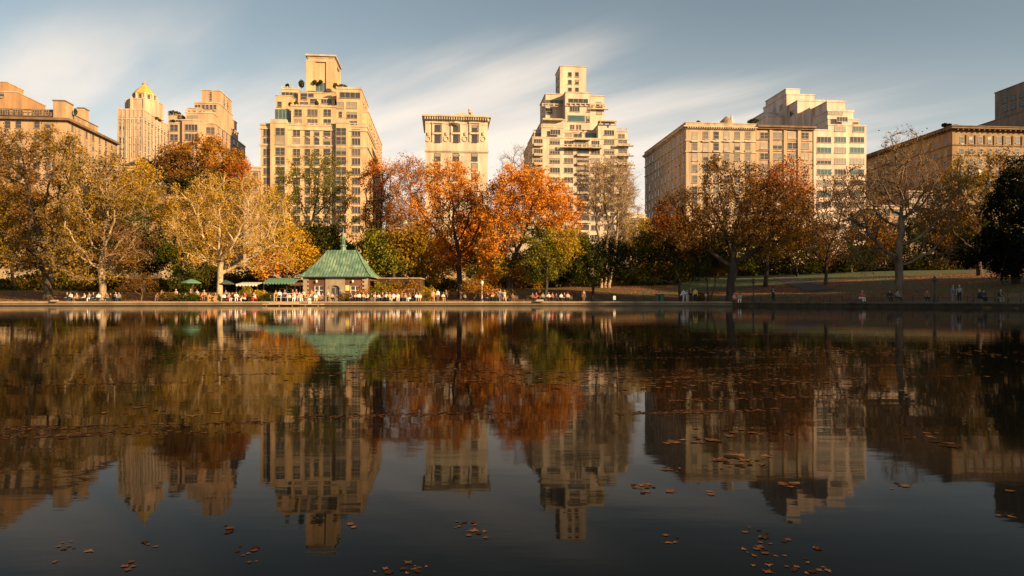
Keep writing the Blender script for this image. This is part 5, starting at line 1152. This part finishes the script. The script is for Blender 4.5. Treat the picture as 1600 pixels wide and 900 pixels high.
def crowd(area, where, items):
    """labels count people of the same look in one area from the left; each stays distinct"""
    tot = {}
    for it in items: k = (it[2] in ('sit','lean','side'), it[3]); tot[k] = tot.get(k, 0)+1
    c = {}
    for px, Y, kind, top, legs in items:
        k = (kind in ('sit','lean','side'), top); c[k] = c.get(k, 0)+1; verb = 'seated' if k[0] else 'standing'
        lab = f'person in {top} top {verb} {where}' if tot[k] == 1 else f'{ORD[c[k]-1]} {top} topped person from the left, {verb} {where}'
        person(px, Y, kind, top, legs, lab, prng.uniform(-.6,.6), group=area, sc_=prng.uniform(.94,1.04))
crowd('people on the benches at the far left', 'by the forked plane tree', [(105,92.7,'sit','black','black'),(112,92.7,'lean','white','navy'),(120,92.3,'sit','tan','brown'),(132,92.7,'sit','cream','black'),(141,92.7,'lean','grey','white'),(146,92.4,'sit','black','navy'),(154,92.2,'side','white','black'),(167,92.7,'sit','brown','black'),(173,92.7,'sit','black','black'),(182,92.6,'lean','blue','black'),(186,91.6,'sit','grey','navy')])
crowd('people along the left terrace', 'beside the faded green parasol', [(246,93.9,'sit','pink','tan'),(253,94.2,'stand','tan','brown'),(259,94.0,'sit','cream','brown'),(268,94.1,'sit','grey','black'),(275,94.2,'fold','pink','brown'),(281,94.3,'sit','tan','black'),(290,94.5,'sit','white','brown'),(298,94.3,'stand','brown','black'),(308,94.2,'stand','cream','tan'),(315,94.0,'sit','red','brown'),(319,92.6,'walk','tan','brown'),(327,94.0,'sit','orange','tan'),(337,94.2,'sit','brown','brown')])
crowd('people at the tables under the pale plane tree', 'under the pale plane tree', [(350,92.2,'sit','white','black'),(353,94.6,'stand','grey','black'),(358,94.2,'sit','tan','red'),(363,92.6,'sit','brown','white'),(369,92.2,'lean','white','white'),(372,94.6,'sit','cream','navy'),(378,94.8,'stand','purple','purple'),(384,94.0,'sit','red','black'),(391,94.8,'fold','cream','tan'),(396,92.3,'sit','black','black'),(382,92.0,'side','red','white'),(399,92.0,'lean','white','red'),(412,94.8,'stand','tan','brown'),(424,95.2,'sit','white','grey')])
crowd('people standing by the awning and boathouse', 'between green awning and boathouse door', [(431,94.8,'stand','orange','tan'),(437,94.6,'walk','white','black'),(445,95.4,'stand','purple','black'),(452,94.4,'sit','cream','brown'),(457.5,94.9,'stand','red','black'),(463,94.6,'fold','red','navy'),(468,93.8,'sit','white','tan'),(474,94.7,'stand','cream','black'),(481,94.9,'sit','orange','brown'),(487,94.8,'stand','orange','white'),(493,94.4,'sit','white','cream'),(497,94.9,'stand','white','tan'),(504,95.1,'sit','pink','grey'),(512,94.6,'stand','cream','grey'),(519,94.3,'sit','tan','black'),(460,92.4,'lean','cream','white'),(470,92.3,'sit','pink','white'),(533,95.5,'stand','grey','brown')])
crowd('people on the benches before the boathouse', 'on benches before the boathouse', [(549,92.9,'sit','grey','black'),(555,92.9,'lean','pink','black'),(561,92.9,'sit','white','black'),(568,92.9,'sit','tan','navy'),(574,92.9,'side','cream','black'),(580,92.9,'sit','black','grey'),(586,92.9,'sit','pink','tan'),(592,92.9,'lean','white','black'),(598,92.9,'sit','purple','black'),(604,92.9,'sit','cream','black'),(609,92.9,'sit','tan','white'),(615,92.9,'side','white','cream'),(620,94.7,'stand','cream','cream'),(622,92.9,'sit','white','white'),(628,92.9,'sit','brown','black'),(634,92.9,'lean','pink','black'),(640,92.9,'sit','grey','white'),(651,92.9,'sit','white','grey'),(656,92.9,'sit','white','tan')])
crowd('people right of the round yellow shrub', 'right of the round yellow shrub', [(677,92.4,'walk','tan','tan'),(684,94.4,'stand','white','brown'),(692,92.2,'lean','cream','tan'),(697,94.6,'stand','brown','black'),(720,94.8,'fold','purple','brown'),(726,94.8,'sit','grey','black'),(762,93.2,'sit','black','black'),(769,93.2,'lean','tan','black'),(776,93.2,'sit','orange','black'),(782,92.6,'stand','white','white'),(788.5,92.2,'walk','tan','cream'),(801,93.4,'sit','brown','brown')])
crowd('people under the small yellow green tree', 'on benches by the stone block', [(832,93.2,'sit','brown','black'),(838,93.2,'sit','red','black'),(848,93.0,'sit','grey','black'),(857,93.2,'lean','white','black'),(863,93.2,'sit','red','navy'),(869,93.2,'sit','black','black'),(877,93.2,'side','white','black'),(882,93.2,'sit','navy','black'),(887,93.2,'sit','pink','black')])
person(483, 88.4, 'lean', 'white', 'white', 'person in white crouched at the edge of the landing stage', .5, z=.12, sc_=.85)
person(912, 93.2, 'stand', 'brown', 'brown', 'person in brown standing alone in shade left of the white sign', .2)
person(1068, 88.6, 'walk', 'white', 'blue', 'person in white shirt walking on the promenade below the spreading green tree', -.9); person(1074, 88.2, 'fold', 'blue', 'cream', 'person in pale blue beside the one in the white shirt', .4, sc_=.9)
person(1079, 87.8, 'stand', 'black', 'black', 'person in black between the pale blue top and the yellow jacket', .2); person(1086.5, 87.4, 'stand', 'yellow', 'black', 'person in bright yellow jacket standing on the shaded promenade', -.3, sc_=1.04)
person(1103, 86.5, 'fold', 'pink', 'brown', 'child in pink standing by the little multi-stemmed tree', .2, sc_=.7)
person(1147, 80.3, 'sit', 'pink', 'red', 'person in pink sitting on the coping, left of a pair', .5, z=.33); person(1156, 79.6, 'lean', 'tan', 'white', 'person in tan with white trousers sitting on the coping, right of a pair', -.4, z=.33)
person(1208, 77.8, 'fold', 'black', 'black', 'person in black standing at the water below the second dark trunk', .3)
person(1345, 74.8, 'lean', 'red', 'white', 'person in red jacket and white trousers on the shaded bench', .3)
person(1489, 66.8, 'stand', 'purple', 'grey', 'person in dim purple standing right of the black lamp post', .4); person(1499, 66.4, 'walk', 'grey', 'black', 'person in grey walking right of the dim purple one', -.6)
crowd('people on the dark right shore', 'on the dark right shore', [(1390,70.8,'sit','black','black'),(1402,70.4,'sit','grey','black'),(1448,69,'sit','brown','black'),(1530,66.2,'sit','black','black'),(1537,66.0,'sit','navy','black'),(1562,64.8,'lean','black','grey')])
# tables and chairs
tn = [(356,93.2,'first café table right of the pale plane tree trunk'),(366,94.8,'table behind the first one under the pale plane tree'),(376,93.0,'table below the white canvas canopy, left'),(390,93.2,'table below the white canvas canopy, right'),(402,94.9,'table behind the yellow planter shrub'),(437,96.2,'table at the left end of the green awning'),(455,96.2,'table at the right end of the green awning'),(500,95.6,'table by the left window of the boathouse'),(512,93.4,'table in front of the boathouse, left of its door'),(264,94.9,'leftmost table on the left terrace'),(286,94.9,'table left of the faded green parasol'),(304,94.9,'table right of the faded green parasol'),(322,94.8,'rightmost table on the left terrace')]
for px, Y, lab in tn:
    furn('table', px, Y, lab.replace('é','e'), 'cafe table', 'tables on the cafe terrace')
ci = 0
for px, Y, lab in tn:
    for s in (-1, 1):
        furn('chair', px+s*5.2, Y+.15, f"{'left' if s < 0 else 'right'} chair of the {lab}".replace('é','e').replace('first café table','first cafe table'), 'chair', 'chairs on the cafe terrace', s*-1.4)
tb = MB().box(-.55,.55,-.3,.3,.66,.72); o = empty('wooden_crate_table', (X(331.5,91.4),91.4,PAVE)); tag(o, 'orange tan wooden stand at the water edge left of the pale plane tree', 'wooden stand'); m_ow = mat('orange_wood', (.50,.27,.10), .7, .15, 4)
MB().box(-.5,.5,-.3,.3,.70,.78).build('top', m_ow, o); lm = MB().box(-.05,.05,-.05,.05,0,.70).mesh('leg', m_ow)
for a in (-.43,.43):
    for b_ in (-.22,.22): link('leg', lm, o, (a,b_,0))
MB().box(-.38,.38,.18,.21,.25,.55).build('back_panel', m_ow, o)
# ================================================================== leaves afloat
m_fl = [leaf_mat('dry_leaf', [(.04,.018,.01),(.12,.055,.028),(.20,.09,.04)], .1, 30, .5), leaf_mat('tan_leaf', [(.10,.05,.025),(.24,.12,.055)], .1, 30, .5), leaf_mat('brown_leaf', [(.02,.010,.006),(.06,.028,.014)], .1, 30, .5)]  # leaf colours lowered to carry the shade over the near water
def leaf_mesh(seed, lobes=5):
    r_ = random.Random(seed); vs = [(0,0,.004)]; lobes = (5,3,5,4,3,5,4,3,5)[seed%9]; n = lobes*4; st_ = r_.uniform(.45,.8); el_ = r_.uniform(.55,1)
    for i in range(n):
        a = 2*math.pi*i/n; k = (1.0, .5+st_*.35, st_, .5+st_*.4)[i % 4]*(1.0 if a < 5.0 else .7)*r_.uniform(.75,1.15); vs.append((.5*k*math.cos(a), .5*k*el_*math.sin(a), .010+.05*k*k*r_.uniform(-.15,1.1)))
    fs = [(0, 1+i, 1+(i+1)%n) for i in range(n)]; b = len(vs); vs += [(-.3,-.02,.02),(-.3,.02,.02),(-.7,.012,.05),(-.7,-.012,.05)]; fs.append((b,b+1,b+2,b+3)) ; return vs, fs
FL = []
for i in range(9):
    vs, fs = leaf_mesh(i); m = MB().add(vs, fs).mesh('floating_leaf', m_fl[i % 3], True); FL.append((m, vs, fs))
lr = random.Random(21)
def clusterpts():
    pts = []
    # (px, py, spread px, spread py, count) clusters seen on the water
    for px, py, sx_, sy_, n in [(1000,762,26,10,15),(1045,733,16,5,7),(1155,722,42,12,34),(1235,757,18,3,7),(1225,758,8,3,4),(1410,760,15,6,6),(745,830,22,13,9),(545,823,9,4,3),(390,862,30,22,8),(640,890,16,8,5),(110,855,36,16,8),(200,884,16,8,4),(1050,845,12,9,5),(1200,850,60,30,26),(1250,890,50,12,12),(1565,806,18,4,5),(1110,772,8,4,2),(1048,770,7,4,3),(720,818,40,10,6),(240,640,120,12,14),(600,895,14,6,3),(655,888,10,6,5),(1270,858,12,8,3),(350,828,24,8,4),(1080,690,60,8,14),(1180,676,60,8,12),(1440,682,40,6,8),(1580,770,20,8,3),(1485,690,30,10,5),(230,850,18,6,4)]:
        for _ in range(n): pts.append((lr.gauss(px, sx_*.5), lr.gauss(py, sy_*.5)))
    return pts
indiv = [p for p in clusterpts() if p[1] > 600][:298]
grp = 'dead leaves floating on the pond'
for px, py in indiv:
    py = min(max(py, 560), 905); Y = CZ*F/(py-HY); s = lr.triangular(.008,.042,.016) if py > 800 else lr.triangular(.012,.06,.024) if py > 720 else lr.triangular(.02,.10,.045)
    o = link('floating_leaf', lr.choice(FL)[0], None, (X(px,Y), Y, .0015), lr.uniform(0,6.28)); o.scale = (s,s,s*.7); tag(o, 'small dead leaf floating curled on the dark water', 'leaf', grp)
def raft(n, sampler, size, seed, label):
    r_ = np.random.default_rng(seed); V, Q, MI = [], [], []; off = 0
    TV = [np.array(f[1]) for f in FL]; TF = [np.array(f[2][:-1]) for f in FL]
    for _ in range(n):
        k = r_.integers(0, 9); x, y = sampler(r_); a = r_.uniform(0, 6.28); s = size*r_.uniform(.6, 1.3); c, s2 = math.cos(a)*s, math.sin(a)*s
        v = TV[k]; p = np.column_stack([v[:,0]*c-v[:,1]*s2+x, v[:,0]*s2+v[:,1]*c+y, v[:,2]*s*.6+.001]); V.append(p); Q.append(TF[k]+off); MI += [k % 3]*len(TF[k]); off += len(p)
    return tag(link('leaf_litter', np_mesh('leaf_litter', np.concatenate(V), np.concatenate(Q), m_fl, MI)), label, 'leaves', kind='stuff')
def sweep_sampler(r_):
    # drifting bands of leaves across the water
    while True:
        y = 5.0+r_.gamma(1.6, 5.0); x = r_.uniform(-1,1)*y*.78
        f = math.sin(x*.55+y*1.15+.6*math.sin(x*.3))+.6*math.sin(y*2.1-x*.25+1)
        if y < 55 and r_.uniform() < max(0, f-.25)*.8+.03: return x, y
raft(3600, sweep_sampler, .065, 4, 'scattered bands of fallen leaves drifting across the pond')
LN = [(lr.uniform(-.72,.45), lr.uniform(3.6,15)) for _ in range(34)]
def line_sampler(r_):
    # thin wind-drawn lines of small leaf scraps
    i = r_.integers(0, len(LN)); k, y0 = LN[i]; ln = .5+.35*y0*((i*37 % 10)/10+.2); t = r_.uniform(-1,1)**3 if i % 2 else r_.uniform(-1,1)
    return k*y0+t*ln*.6, y0+t*ln*.10+r_.normal(0, .018*y0**.5)
raft(8000, line_sampler, .036, 8, 'thin wind drawn lines of small leaf scraps on the middle of the pond')
